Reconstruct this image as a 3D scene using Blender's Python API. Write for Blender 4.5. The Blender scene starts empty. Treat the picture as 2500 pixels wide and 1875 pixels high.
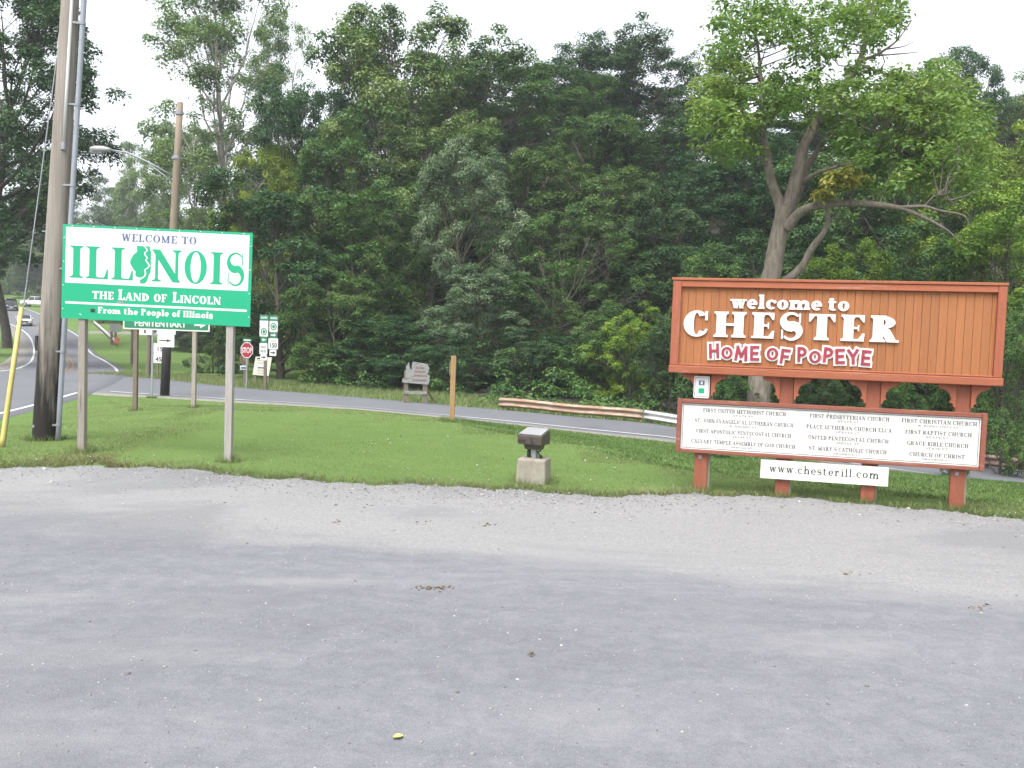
import bpy, math, random
import numpy as np
from mathutils import Vector, Matrix

# ------------------------------------------------------------------ camera, world, sun, exposure
S = bpy.context.scene
C = S.collection
F_PX, PIT, ROLL = 2080.0, math.radians(2.96), math.radians(2.0)
CAM = np.array([0.0, 0.0, 1.7])
FW = np.array([0, math.cos(PIT), -math.sin(PIT)])
UP0 = np.array([0, math.sin(PIT), math.cos(PIT)])
R0 = np.array([1.0, 0, 0])
RT = R0 * math.cos(ROLL) + UP0 * math.sin(ROLL)
UP = UP0 * math.cos(ROLL) - R0 * math.sin(ROLL)
cam_d = bpy.data.cameras.new('camera')
cam_d.sensor_width = 36.0
cam_d.lens = 36.0 * F_PX / 2500.0
cam_d.clip_start = 0.05
cam_d.clip_end = 3000
cam = bpy.data.objects.new('camera', cam_d)
C.objects.link(cam)
m = Matrix.Identity(4)
for i in range(3):
    m[i][0], m[i][1], m[i][2], m[i][3] = RT[i], UP[i], -FW[i], CAM[i]
cam.matrix_world = m
S.camera = cam

SUN_EL, SUN_AZ = math.radians(60), math.radians(205)      # azimuth clockwise from +Y: behind the camera, a little left
W = bpy.data.worlds.new('World')
S.world = W
W.use_nodes = True
wn, wl = W.node_tree.nodes, W.node_tree.links
bg = wn['Background']
sky = wn.new('ShaderNodeTexSky')
sky.sky_type = 'NISHITA'
sky.sun_disc = False
sky.sun_elevation = SUN_EL
sky.sun_rotation = SUN_AZ
sky.air_density = 1.0
sky.dust_density = 4.0
hs = wn.new('ShaderNodeHueSaturation')
hs.inputs['Saturation'].default_value = 0.22      # overcast: almost colourless sky
wl.new(sky.outputs[0], hs.inputs['Color'])
wl.new(hs.outputs[0], bg.inputs[0])
bg.inputs[1].default_value = 0.15
sd = bpy.data.lights.new('sun', 'SUN')
sd.energy = 1.1
sd.angle = math.radians(40)
sd.color = (1.0, 0.965, 0.91)
sun = bpy.data.objects.new('sun', sd)
C.objects.link(sun)
sdir = Vector((math.sin(SUN_AZ) * math.cos(SUN_EL), math.cos(SUN_AZ) * math.cos(SUN_EL), math.sin(SUN_EL)))
sun.rotation_euler = sdir.to_track_quat('Z', 'Y').to_euler()
S.view_settings.view_transform = 'Standard'
S.view_settings.look = 'None'
S.view_settings.gamma = 1.0
S.view_settings.use_curve_mapping = False
S.view_settings.exposure = 1.6

rng = np.random.default_rng(7)
random.seed(7)

# ------------------------------------------------------------------ survey helpers (photo pixels -> places on the ground)
def ray(px, py):
    return FW + RT * ((px - 1250) / F_PX) - UP * ((py - 937.5) / F_PX)
def at(px, py, y):
    d = ray(px, py)
    return CAM + d * (y / d[1])
def ss(t):
    t = np.clip(t, 0, 1)
    return t * t * (3 - 2 * t)
DX = [-30, -20, -14, -5, 0, 4.5, 11.3, 25, 60], [.75, .75, .8, .8, .85, .95, 1.5, 2.4, 4.0]
CX = [-30, -20, -12, -8, -4, -1.25, 2.5, 4, 6, 40], [12, 12, 14, 17.5, 19, 17.3, 11.7, 10.6, 9.7, 8.5]
NX = [-30, -16, -13, -11, -9.85, -7.85, -4.8, 4.53, 11.4, 40], [31, 31, 31, 30.5, 29.9, 29.7, 28.6, 23.4, 22, 19]
PY = [38, 43, 57, 75, 88, 96, 104, 112, 123, 140, 152, 180, 230, 400, 900], [-.85, -.9, -1.0, -1.0, -.75, -.1, .5, 1.05, 1.75, 3.2, 4.25, 6.5, 10, 16, 20]
RXR = [8, 15, 20, 21.9, 24, 26.3, 30.7, 43, 57, 88, 96, 112, 140, 152, 230], [-11, -12, -12.85, -13.15, -13.6, -14.0, -15.0, -19.4, -26.4, -42, -47.6, -58.8, -77.5, -87, -135]
def T(x, y):
    x = np.asarray(x, float)
    y = np.asarray(y, float)
    D = np.interp(x, *DX)
    c = np.interp(x, *CX)
    n = np.interp(x, *NX)
    t = np.clip((y - c) / (n - c), 0, 1)
    tm = np.clip(1 - (x - np.interp(y, *RXR)) / 6.0, 0, 1) * ss((y - 11.5) / 7)
    t = np.maximum(t, tm) + .06 * np.exp(-((t - tm) / .12) ** 2) * (t > .02) * (t < .98)
    t = np.clip(t, 0, 1)
    low = -D * (0.7 * t + 0.3 * ss(t)) + 0.07 * ss((-x - 4) / 1.6) * ss((y - 9.8) / 1.2) * (1 - ss((y - 13) / 4))
    P = np.interp(y, *PY)
    xr = np.interp(y, *RXR)
    wr = ss((x - xr - 6 - np.clip(y - 45, 0, 60) * .28) / 22)
    hill = np.minimum(-.9 + .50 * np.maximum(0, y - 45.5), 20) - 0.02 * np.maximum(0, x)
    wl_ = ss((xr - 14 - x) / 30)
    q = P * (1 - wr) + hill * wr + 5 * wl_ * ss((y - 60) / 60)
    return low * (1 - ss((y - 38) / 10)) + q * ss((y - 38) / 10)
def Tz(x, y):
    return float(T(x, y))
def hit(px, py):
    d = ray(px, py)
    a, b = 2.0, None
    for k in range(1, 4000):
        s = 2.0 + k * 0.1
        p = CAM + d * s
        if p[2] < Tz(p[0], p[1]):
            a, b = s - 0.1, s
            break
    if b is None:
        return CAM + d * 200
    for _ in range(20):
        m_ = (a + b) / 2
        p = CAM + d * m_
        if p[2] < Tz(p[0], p[1]): b = m_
        else: a = m_
    return CAM + d * b

# ------------------------------------------------------------------ scene-graph helpers
def tag(o, label=None, cat=None, group=None, kind=None):
    if label: o['label'] = label
    if cat: o['category'] = cat
    if group: o['group'] = group
    if kind: o['kind'] = kind
    return o
def empty(name, loc, rz=0.0, label=None, cat=None, group=None):
    o = bpy.data.objects.new(name, None)
    o.empty_display_size = 0.2
    o.location = loc
    o.rotation_euler = (0, 0, rz)
    C.objects.link(o)
    return tag(o, label, cat, group)
def link(name, me, mat, parent=None):
    if mat is not None and not me.materials:
        me.materials.append(mat)
    o = bpy.data.objects.new(name, me)
    C.objects.link(o)
    if parent is not None: o.parent = parent
    return o
def np_mesh(name, verts, faces, smooth=False, attr=None):
    """faces: (n,k) int array"""
    verts = np.asarray(verts, np.float32)
    faces = np.asarray(faces, np.int32)
    me = bpy.data.meshes.new(name)
    n, k = faces.shape
    me.vertices.add(len(verts))
    me.vertices.foreach_set('co', verts.ravel())
    me.loops.add(n * k)
    me.loops.foreach_set('vertex_index', faces.ravel())
    me.polygons.add(n)
    me.polygons.foreach_set('loop_start', np.arange(0, n * k, k, dtype=np.int32))
    if attr is not None:
        a = me.attributes.new('v', 'FLOAT', 'POINT')
        a.data.foreach_set('value', np.asarray(attr, np.float32))
    me.update(calc_edges=True)
    if smooth:
        me.polygons.foreach_set('use_smooth', np.ones(n, dtype=bool))
    me.validate()
    return me

class MB:
    def __init__(s):
        s.v, s.f = [], []
    def add(s, vs, fs):
        o = len(s.v)
        s.v += [tuple(map(float, p)) for p in vs]
        s.f += [tuple(i + o for i in f) for f in fs]
        return s
    def box(s, x0, x1, y0, y1, z0, z1):
        return s.add([(x0, y0, z0), (x1, y0, z0), (x1, y1, z0), (x0, y1, z0), (x0, y0, z1), (x1, y0, z1), (x1, y1, z1), (x0, y1, z1)],
                     [(0, 3, 2, 1), (4, 5, 6, 7), (0, 1, 5, 4), (1, 2, 6, 5), (2, 3, 7, 6), (3, 0, 4, 7)])
    def prism(s, poly, y0, y1):
        """polygon in x,z (any order); front at y0, back at y1"""
        ar = sum(poly[i][0] * poly[(i + 1) % len(poly)][1] - poly[(i + 1) % len(poly)][0] * poly[i][1] for i in range(len(poly)))
        if ar < 0: poly = poly[::-1]
        n = len(poly)
        vs = [(p[0], y0, p[1]) for p in poly] + [(p[0], y1, p[1]) for p in poly]
        fs = [tuple(range(n)), tuple(range(2 * n - 1, n - 1, -1))] + [(i, i + n, (i + 1) % n + n, (i + 1) % n) for i in range(n)]
        return s.add(vs, fs)
    def sheet(s, poly, y):
        ar = sum(poly[i][0] * poly[(i + 1) % len(poly)][1] - poly[(i + 1) % len(poly)][0] * poly[i][1] for i in range(len(poly)))
        if ar < 0: poly = poly[::-1]
        return s.add([(p[0], y, p[1]) for p in poly], [tuple(range(len(poly)))])
    def tube(s, pts, rad, n=10, cap=True):
        pts = [Vector(tuple(map(float, p))) for p in pts]
        if not hasattr(rad, '__len__'): rad = [rad] * len(pts)
        o = len(s.v)
        ref = Vector((0.31, 0.87, 0.12))
        for i, p in enumerate(pts):
            d = (pts[min(i + 1, len(pts) - 1)] - pts[max(i - 1, 0)]).normalized()
            a = d.cross(ref)
            if a.length < 0.05: a = d.cross(Vector((1, 0, 0)))
            a.normalize()
            b = d.cross(a)
            for k in range(n):
                t = 2 * math.pi * k / n
                q = p + (a * math.cos(t) + b * math.sin(t)) * rad[i]
                s.v.append((q.x, q.y, q.z))
        for i in range(len(pts) - 1):
            for k in range(n):
                k2 = (k + 1) % n
                s.f.append((o + i * n + k, o + i * n + k2, o + (i + 1) * n + k2, o + (i + 1) * n + k))
        if cap:
            s.f.append(tuple(o + k for k in range(n - 1, -1, -1)))
            e = o + (len(pts) - 1) * n
            s.f.append(tuple(e + k for k in range(n)))
        return s
    def mesh(s, name, smooth=False):
        me = bpy.data.meshes.new(name)
        me.from_pydata(s.v, [], s.f)
        me.update()
        if smooth:
            for p in me.polygons: p.use_smooth = len(p.vertices) == 4
        return me
    def build(s, name, mat, parent=None, smooth=False, bevel=0):
        o = link(name, s.mesh(name, smooth), mat, parent)
        if bevel:
            b = o.modifiers.new('bevel', 'BEVEL')
            b.width = bevel
            b.segments = 2
        return o

# ------------------------------------------------------------------ materials
def nodes(name):
    m = bpy.data.materials.new(name)
    m.use_nodes = True
    nt = m.node_tree
    return m, nt.nodes, nt.links, nt.nodes['Principled BSDF']
def nz(N, L, vec, scale, detail=4, rough=.55, dist=0.0):
    n = N.new('ShaderNodeTexNoise')
    n.inputs['Scale'].default_value = scale
    n.inputs['Detail'].default_value = detail
    n.inputs['Roughness'].default_value = rough
    n.inputs['Distortion'].default_value = dist
    L.new(vec, n.inputs['Vector'])
    return n
def ramp(N, L, fac, stops):
    r = N.new('ShaderNodeValToRGB')
    e = r.color_ramp.elements
    while len(e) < len(stops): e.new(0.5)
    for k, (p, c) in enumerate(stops):
        e[k].position = p
        e[k].color = (*c, 1) if len(c) == 3 else c
    L.new(fac, r.inputs[0])
    return r
def mix(N, L, fac, a, b, mode='MIX'):
    x = N.new('ShaderNodeMix')
    x.data_type = 'RGBA'
    x.blend_type = mode
    for sock, val in ((x.inputs['Factor'], fac), (x.inputs['A'], a), (x.inputs['B'], b)):
        if hasattr(val, 'links'): L.new(val, sock)
        elif isinstance(val, (int, float)): sock.default_value = val
        else: sock.default_value = (*val, 1)
    return x.outputs['Result']
def bump(N, L, bsdf, h, strength, dist=0.01):
    b = N.new('ShaderNodeBump')
    b.inputs['Strength'].default_value = strength
    b.inputs['Distance'].default_value = dist
    L.new(h, b.inputs['Height'])
    L.new(b.outputs[0], bsdf.inputs['Normal'])
def mapped(N, L, vec, sc):
    mp = N.new('ShaderNodeMapping')
    mp.inputs['Scale'].default_value = sc
    L.new(vec, mp.inputs['Vector'])
    return mp.outputs[0]
def paint(name, col, rough=.5, var=.12, scale=6, metal=0.0, grime=None, gscale=3, glo=.55, ghi=.75, stretch=(1, 1, 1), bstr=0.0):
    """paint / metal / plastic with uneven tone and optional worn patches of another colour"""
    m, N, L, B = nodes(name)
    co = N.new('ShaderNodeTexCoord').outputs['Object']
    v = mapped(N, L, co, stretch)
    n = nz(N, L, v, scale, 5)
    r = ramp(N, L, n.outputs[0], [(.25, tuple(c * (1 - var) for c in col)), (.75, tuple(min(1, c * (1 + var)) for c in col))])
    out = r.outputs[0]
    if grime:
        g = nz(N, L, v, gscale, 6, .65)
        gr = ramp(N, L, g.outputs[0], [(glo, (0, 0, 0)), (ghi, (1, 1, 1))])
        out = mix(N, L, gr.outputs[0], out, grime)
    L.new(out, B.inputs['Base Color'])
    B.inputs['Roughness'].default_value = rough
    B.inputs['Metallic'].default_value = metal
    if bstr: bump(N, L, B, n.outputs[0], bstr)
    return m
def wood(name, c0, c1, rough=.8, along=(14, 14, 1.2), dark=None, dlo=.55, dhi=.7):
    m, N, L, B = nodes(name)
    co = N.new('ShaderNodeTexCoord').outputs['Object']
    v = mapped(N, L, co, along)
    oi = N.new('ShaderNodeObjectInfo')
    n = nz(N, L, v, 2.2, 6, .62, .4)
    r = ramp(N, L, n.outputs[0], [(.3, c0), (.7, c1)])
    fine = nz(N, L, mapped(N, L, co, tuple(4 * a for a in along)), 3, 3)
    out = mix(N, L, .25, r.outputs[0], ramp(N, L, fine.outputs[0], [(.35, tuple(.55 * c for c in c0)), (.65, c1)]).outputs[0])
    tone = N.new('ShaderNodeMapRange')
    tone.inputs[3].default_value = .92
    tone.inputs[4].default_value = 1.07
    L.new(oi.outputs['Random'], tone.inputs[0])
    out = mix(N, L, 1.0, out, tone.outputs[0], 'MULTIPLY')
    if dark:
        g = nz(N, L, mapped(N, L, co, tuple(.5 * a for a in along)), 1.6, 5, .6)
        out = mix(N, L, ramp(N, L, g.outputs[0], [(dlo, (0, 0, 0)), (dhi, (1, 1, 1))]).outputs[0], out, dark)
    L.new(out, B.inputs['Base Color'])
    B.inputs['Roughness'].default_value = rough
    bump(N, L, B, fine.outputs[0], .35, .004)
    return m

M = {}
M['white_sheet'] = paint('white_sheet', (.78, .78, .80), .4, .03)
M['sign_white'] = paint('sign_white', (.74, .74, .73), .45, .05)
M['sign_green'] = paint('sign_green', (.0, .40, .20), .35, .05, 2)
M['dull_green'] = paint('dull_green', (.02, .21, .11), .45, .08)
M['letter_blue'] = paint('letter_blue', (.10, .14, .28), .5, .4, 9)
M['black'] = paint('black', (.02, .02, .022), .5, .1)
M['sign_red'] = paint('sign_red', (.42, .02, .04), .4, .1)
M['galv'] = paint('galv', (.33, .35, .38), .5, .15, 9, .3)
M['conduit'] = paint('conduit', (.33, .36, .41), .55, .1, 3)
M['yellow'] = paint('yellow', (.66, .55, .17), .5, .12, 3, grime=(.55, .52, .40), glo=.6, ghi=.8)
M['orange_paint'] = paint('orange_paint', (.5, .11, .05), .55, .1)
M['alum_back'] = paint('alum_back', (.32, .33, .33), .5, .12, 8, .2)
M['letter_white'] = paint('letter_white', (.80, .80, .77), .5, .04, 8)
M['letter_peel'] = paint('letter_peel', (.80, .79, .76), .6, .06, 20, grime=(.42, .30, .22), gscale=26, glo=.60, ghi=.70)
M['letter_red'] = paint('letter_red', (.34, .03, .055), .5, .22, 9, grime=(.42, .12, .14), gscale=12, glo=.6, ghi=.85)
M['board_white'] = paint('board_white', (.76, .76, .73), .45, .05, 3, grime=(.60, .60, .55), gscale=2.2, glo=.55, ghi=.8, stretch=(2.5, 1, .8))
M['cream'] = paint('cream', (.72, .71, .62), .5, .05, 4)
M['text_grey'] = paint('text_grey', (.11, .105, .105), .6, .25, 30)
M['text_dark'] = paint('text_dark', (.03, .03, .03), .6, .2, 20)
M['text_pale'] = paint('text_pale', (.22, .21, .21), .6, .15, 30)
M['plank'] = wood('plank_stain', (.355, .130, .036), (.43, .160, .050), .7, (16, 16, .8), dark=(.27, .080, .030), dlo=.56, dhi=.74)
M['trim'] = wood('trim_stain', (.34, .092, .036), (.44, .130, .052), .65, (2, 16, 16), dark=(.52, .28, .22), dlo=.62, dhi=.8)
M['trim_v'] = wood('trim_upright', (.34, .09, .037), (.44, .125, .054), .65, (16, 16, 1.5), dark=(.5, .26, .21), dlo=.6, dhi=.78)
M['post_red'] = wood('post_stain', (.27, .074, .036), (.36, .108, .054), .7, (14, 14, 1.2), dark=(.42, .20, .13), dlo=.6, dhi=.75)
M['frame_brown'] = wood('frame_stain', (.22, .062, .036), (.33, .105, .062), .7, (2, 14, 14), dark=(.40, .24, .18), dlo=.6, dhi=.75)
M['pale_wood'] = wood('pale_wood', (.30, .27, .20), (.42, .39, .30), .85, (16, 16, 1.2))
M['grey_wood'] = wood('grey_wood', (.27, .24, .20), (.44, .40, .35), .85, (16, 16, 1.0), dark=(.12, .09, .07), dlo=.62, dhi=.72)
M['light_post'] = wood('light_post', (.36, .34, .31), (.52, .49, .45), .85, (16, 16, 1.0))
M['tan_post'] = wood('tan_post', (.33, .195, .085), (.46, .285, .13), .8, (16, 16, 1.0))
M['old_wood'] = wood('old_wood', (.20, .21, .21), (.36, .37, .36), .9, (4, 10, 10), dark=(.15, .09, .08), dlo=.58, dhi=.68)
M['old_post'] = wood('old_post', (.14, .11, .08), (.25, .21, .16), .9, (14, 14, 1.0))
M['rust_rail'] = paint('rust_rail', (.36, .23, .16), .7, .25, 7, .2, grime=(.48, .40, .32), gscale=5, glo=.48, ghi=.62, stretch=(.4, .4, 2))
M['zinc_rail'] = paint('zinc_rail', (.62, .62, .60), .45, .1, 5, .2)
M['white_rail'] = paint('white_rail', (.6, .6, .6), .5, .1)
M['bronze'] = paint('bronze', (.085, .068, .055), .45, .15, 8)
M['bronze_top'] = paint('lamp_glass', (.30, .31, .31), .25, .1, 8)
M['rubber'] = paint('rubber', (.015, .015, .016), .85, .2)
M['car_white'] = paint('car_white', (.75, .75, .77), .2, .02)
M['car_dark'] = paint('car_dark', (.015, .017, .022), .2, .1)
M['car_glass'] = paint('car_glass', (.02, .025, .03), .08, .1)
M['chrome'] = paint('chrome', (.6, .6, .62), .25, .05, 6, .8)
M['lamp_clear'] = paint('lamp_clear', (.7, .7, .68), .15, .05)
M['amber'] = paint('amber', (.6, .2, .03), .3, .05)

def concrete_mat():
    m, N, L, B = nodes('concrete')
    co = N.new('ShaderNodeTexCoord').outputs['Object']
    n = nz(N, L, co, 5, 8, .65)
    r = ramp(N, L, n.outputs[0], [(.3, (.24, .21, .165)), (.6, (.38, .345, .28)), (.8, (.44, .41, .35))])
    f = nz(N, L, co, 90, 3)
    out = mix(N, L, .2, r.outputs[0], ramp(N, L, f.outputs[0], [(.4, (.16, .15, .13)), (.65, (.5, .48, .43))]).outputs[0])
    st = nz(N, L, mapped(N, L, co, (9, 9, .8)), 2, 4)
    out = mix(N, L, ramp(N, L, st.outputs[0], [(.55, (0, 0, 0)), (.75, (.6, .6, .6))]).outputs[0], out, (.25, .18, .12))
    L.new(out, B.inputs['Base Color'])
    B.inputs['Roughness'].default_value = .9
    bump(N, L, B, f.outputs[0], .5, .004)
    return m
M['concrete'] = concrete_mat()

def pole_mat():
    """weathered utility pole, tar-dark towards the butt where it was treated"""
    m, N, L, B = nodes('pole_wood')
    co = N.new('ShaderNodeTexCoord').outputs['Object']
    st = mapped(N, L, co, (22, 22, .7))
    n = nz(N, L, st, 1.6, 6, .6)
    body = ramp(N, L, n.outputs[0], [(.3, (.25, .215, .185)), (.7, (.40, .36, .315))]).outputs[0]
    tar = ramp(N, L, n.outputs[0], [(.3, (.006, .005, .005)), (.7, (.022, .016, .012))]).outputs[0]
    sx = N.new('ShaderNodeSeparateXYZ')
    L.new(co, sx.inputs[0])
    w = nz(N, L, mapped(N, L, co, (9, 9, .9)), 1.0, 4, .6)
    a = N.new('ShaderNodeMath'); a.operation = 'MULTIPLY_ADD'
    a.inputs[1].default_value = 3.6
    L.new(w.outputs[0], a.inputs[0]); L.new(sx.outputs[2], a.inputs[2])
    r = ramp(N, L, a.outputs[0], [(0, (1, 1, 1)), (1, (0, 0, 0))])
    mr = N.new('ShaderNodeMapRange')
    mr.inputs[1].default_value = 2.6; mr.inputs[2].default_value = 3.7
    mr.inputs[3].default_value = 1.0; mr.inputs[4].default_value = 0.0
    L.new(a.outputs[0], mr.inputs[0])
    N.remove(r)
    L.new(mix(N, L, mr.outputs[0], body, tar), B.inputs['Base Color'])
    B.inputs['Roughness'].default_value = .85
    bump(N, L, B, n.outputs[0], .5, .01)
    return m
M['pole'] = pole_mat()
M['pole_plain'] = wood('pole_plain', (.22, .17, .125), (.34, .28, .21), .85, (14, 14, .7))
M['tar'] = wood('tar_butt', (.012, .011, .011), (.028, .025, .024), .8, (14, 14, .7))

def pos_node(N):
    return N.new('ShaderNodeNewGeometry').outputs['Position']
def grass_mat():
    m, N, L, B = nodes('lawn_grass')
    p = pos_node(N)
    big = nz(N, L, p, .22, 4, .6)
    mid = nz(N, L, p, 2.2, 5, .6)
    fine = nz(N, L, mapped(N, L, p, (1, .5, 1)), 38, 4, .7)
    c = ramp(N, L, mid.outputs[0], [(.3, (.095, .165, .042)), (.55, (.145, .215, .065)), (.78, (.22, .275, .115))]).outputs[0]
    c = mix(N, L, .5, c, ramp(N, L, big.outputs[0], [(.35, (.085, .175, .034)), (.65, (.20, .28, .08))]).outputs[0])
    c = mix(N, L, .45, c, ramp(N, L, fine.outputs[0], [(.3, (.06, .135, .025)), (.7, (.22, .34, .09))]).outputs[0])
    # mowing swaths run parallel to the lot
    wv = N.new('ShaderNodeTexWave'); wv.bands_direction = 'Y'
    wv.inputs['Scale'].default_value = .34; wv.inputs['Distortion'].default_value = 2.5; wv.inputs['Detail'].default_value = 2
    L.new(p, wv.inputs['Vector'])
    c = mix(N, L, .07, c, ramp(N, L, wv.outputs[0], [(.2, (.04, .10, .02)), (.8, (.13, .20, .06))]).outputs[0])
    L.new(c, B.inputs['Base Color'])
    B.inputs['Roughness'].default_value = .9
    B.inputs['Specular IOR Level'].default_value = .15
    bump(N, L, B, fine.outputs[0], .8, .03)
    return m
M['grass'] = grass_mat()

def blade_mat(name, lo, hi, trans=.3):
    m, N, L, B = nodes(name)
    at_ = N.new('ShaderNodeAttribute')
    at_.attribute_name = 'v'
    c = ramp(N, L, at_.outputs['Fac'], [(0, lo), (1, hi)]).outputs[0]
    L.new(c, B.inputs['Base Color'])
    B.inputs['Roughness'].default_value = .6
    B.inputs['Specular IOR Level'].default_value = .25
    t = N.new('ShaderNodeBsdfTranslucent')
    L.new(c, t.inputs['Color'])
    ms = N.new('ShaderNodeMixShader')
    ms.inputs[0].default_value = trans
    L.new(B.outputs[0], ms.inputs[1]); L.new(t.outputs[0], ms.inputs[2])
    L.new(ms.outputs[0], N['Material Output'].inputs[0])
    return m
M['blade'] = blade_mat('grass_blade', (.110, .180, .048), (.37, .42, .185), .4)
M['rough_shade_blade'] = blade_mat('rough_shade_blade', (.050, .120, .024), (.17, .27, .075), .3)  # longer bank grass; its darker green paints in the shade of the slope
M['dry_blade'] = blade_mat('dry_blade', (.10, .11, .035), (.34, .30, .15))

def lot_mat():
    m, N, L, B = nodes('worn_asphalt')
    p = pos_node(N)
    big = nz(N, L, mapped(N, L, p, (.35, 1, 1)), .9, 5, .6)
    streak = nz(N, L, mapped(N, L, p, (.22, 1.1, 1)), 1.1, 7, .68, .8)
    grain = nz(N, L, p, 160, 3, .7)
    grit = nz(N, L, p, 46, 4, .7)
    asph = ramp(N, L, streak.outputs[0], [(.25, (.120, .127, .150)), (.5, (.176, .184, .216)), (.75, (.265, .27, .294))]).outputs[0]
    asph = mix(N, L, .35, asph, ramp(N, L, grit.outputs[0], [(.35, (.10, .104, .116)), (.65, (.29, .294, .306))]).outputs[0])
    mott = nz(N, L, mapped(N, L, p, (.8, 1, 1)), 7.5, 5, .7, .5)
    asph = mix(N, L, .27, asph, ramp(N, L, mott.outputs[0], [(.36, (.085, .089, .10)), (.5, (.18, .185, .198)), (.66, (.32, .322, .33))]).outputs[0])
    grav = ramp(N, L, big.outputs[0], [(.3, (.255, .255, .258)), (.7, (.33, .328, .328))]).outputs[0]
    grav = mix(N, L, .5, grav, ramp(N, L, grit.outputs[0], [(.3, (.14, .14, .14)), (.5, (.27, .268, .265)), (.72, (.48, .475, .47))]).outputs[0])
    sx = N.new('ShaderNodeSeparateXYZ'); L.new(p, sx.inputs[0])
    tilt = N.new('ShaderNodeMath'); tilt.operation = 'MULTIPLY_ADD'; tilt.inputs[1].default_value = .16
    L.new(sx.outputs[0], tilt.inputs[0]); L.new(sx.outputs[1], tilt.inputs[2])
    wob = N.new('ShaderNodeMath'); wob.operation = 'MULTIPLY_ADD'; wob.inputs[1].default_value = 3.6
    L.new(big.outputs[0], wob.inputs[0]); L.new(tilt.outputs[0], wob.inputs[2])
    mr = N.new('ShaderNodeMapRange'); mr.interpolation_type = 'SMOOTHSTEP'
    mr.inputs[1].default_value = 7.75; mr.inputs[2].default_value = 8.75
    L.new(wob.outputs[0], mr.inputs[0])
    c = mix(N, L, mr.outputs[0], asph, grav)
    # dusty patches washed over the asphalt
    dust = nz(N, L, mapped(N, L, p, (.5, 1.6, 1)), .75, 6, .6, .8)
    dm = ramp(N, L, dust.outputs[0], [(.54, (0, 0, 0)), (.72, (.75, .75, .75))]).outputs[0]
    c = mix(N, L, dm, c, (.305, .303, .303))
    blot = nz(N, L, mapped(N, L, p, (.55, 1.0, 1)), .42, 6, .66, 1.2)
    c = mix(N, L, ramp(N, L, blot.outputs[0], [(.50, (0, 0, 0)), (.62, (.45, .45, .45))]).outputs[0], c, (.125, .130, .146))
    sp = N.new('ShaderNodeTexVoronoi'); sp.inputs['Scale'].default_value = 52
    L.new(p, sp.inputs['Vector'])
    bits = ramp(N, L, sp.outputs['Color'], [(.90, (0, 0, 0)), (.94, (1, 1, 1))]).outputs[0]
    near = ramp(N, L, sp.outputs['Distance'], [(.18, (1, 1, 1)), (.34, (0, 0, 0))]).outputs[0]
    c = mix(N, L, mix(N, L, 1.0, bits, near, 'MULTIPLY'), c, (.42, .42, .43))
    c = mix(N, L, .3, c, ramp(N, L, grain.outputs[0], [(.3, (.05, .05, .055)), (.5, (.20, .202, .21)), (.7, (.50, .50, .51))]).outputs[0])
    L.new(c, B.inputs['Base Color'])
    B.inputs['Roughness'].default_value = .92
    B.inputs['Specular IOR Level'].default_value = .2
    a = N.new('ShaderNodeMath'); a.operation = 'ADD'
    L.new(grit.outputs[0], a.inputs[0]); L.new(grain.outputs[0], a.inputs[1])
    bump(N, L, B, a.outputs[0], .55, .012)
    return m
M['lot'] = lot_mat()
def road_mat():
    m, N, L, B = nodes('road_asphalt')
    p = pos_node(N)
    n = nz(N, L, p, .5, 5, .6)
    f = nz(N, L, p, 30, 4, .7)
    c = ramp(N, L, n.outputs[0], [(.3, (.125, .132, .150)), (.7, (.165, .172, .190))]).outputs[0]
    c = mix(N, L, .3, c, ramp(N, L, f.outputs[0], [(.35, (.08, .085, .1)), (.65, (.23, .235, .25))]).outputs[0])
    cr = nz(N, L, p, .16, 3, .5, 1.5)
    c = mix(N, L, ramp(N, L, cr.outputs[0], [(.62, (0, 0, 0)), (.7, (.5, .5, .5))]).outputs[0], c, (.08, .085, .095))
    L.new(c, B.inputs['Base Color'])
    B.inputs['Roughness'].default_value = .85
    bump(N, L, B, f.outputs[0], .3, .01)
    return m
M['road'] = road_mat()
M['litter'] = paint('litter_brown', (.040, .034, .024), .95, .4, 3, grime=(.025, .045, .018), gscale=1.2)
M['shoulder'] = paint('shoulder_gravel', (.24, .225, .20), .9, .25, 8)
M['line_white'] = paint('line_white', (.66, .66, .66), .7, .12, 5, grime=(.25, .25, .26), gscale=9, glo=.58, ghi=.75)
M['line_yellow'] = paint('line_yellow', (.28, .17, .08), .7, .2, 5)
M['pebble'] = blade_mat('pebble', (.16, .155, .15), (.52, .51, .49), 0.0)
M['debris'] = blade_mat('debris', (.05, .035, .02), (.24, .16, .08), 0.0)

def bark(name, c0, c1):
    m, N, L, B = nodes(name)
    co = N.new('ShaderNodeTexCoord').outputs['Object']
    n = nz(N, L, mapped(N, L, co, (7, 7, 1.6)), 1.5, 6, .65)
    L.new(ramp(N, L, n.outputs[0], [(.3, c0), (.68, c1)]).outputs[0], B.inputs['Base Color'])
    B.inputs['Roughness'].default_value = .9
    bump(N, L, B, n.outputs[0], .8, .03)
    return m
M['bark'] = bark('bark_grey', (.05, .041, .032), (.15, .125, .10))
M['bark_hero'] = bark('bark_walnut', (.12, .098, .078), (.30, .255, .21))
M['bark_pale'] = bark('bark_pale', (.25, .23, .19), (.52, .49, .43))
M['bark_dark'] = bark('bark_dark', (.04, .034, .028), (.11, .09, .07))

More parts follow.
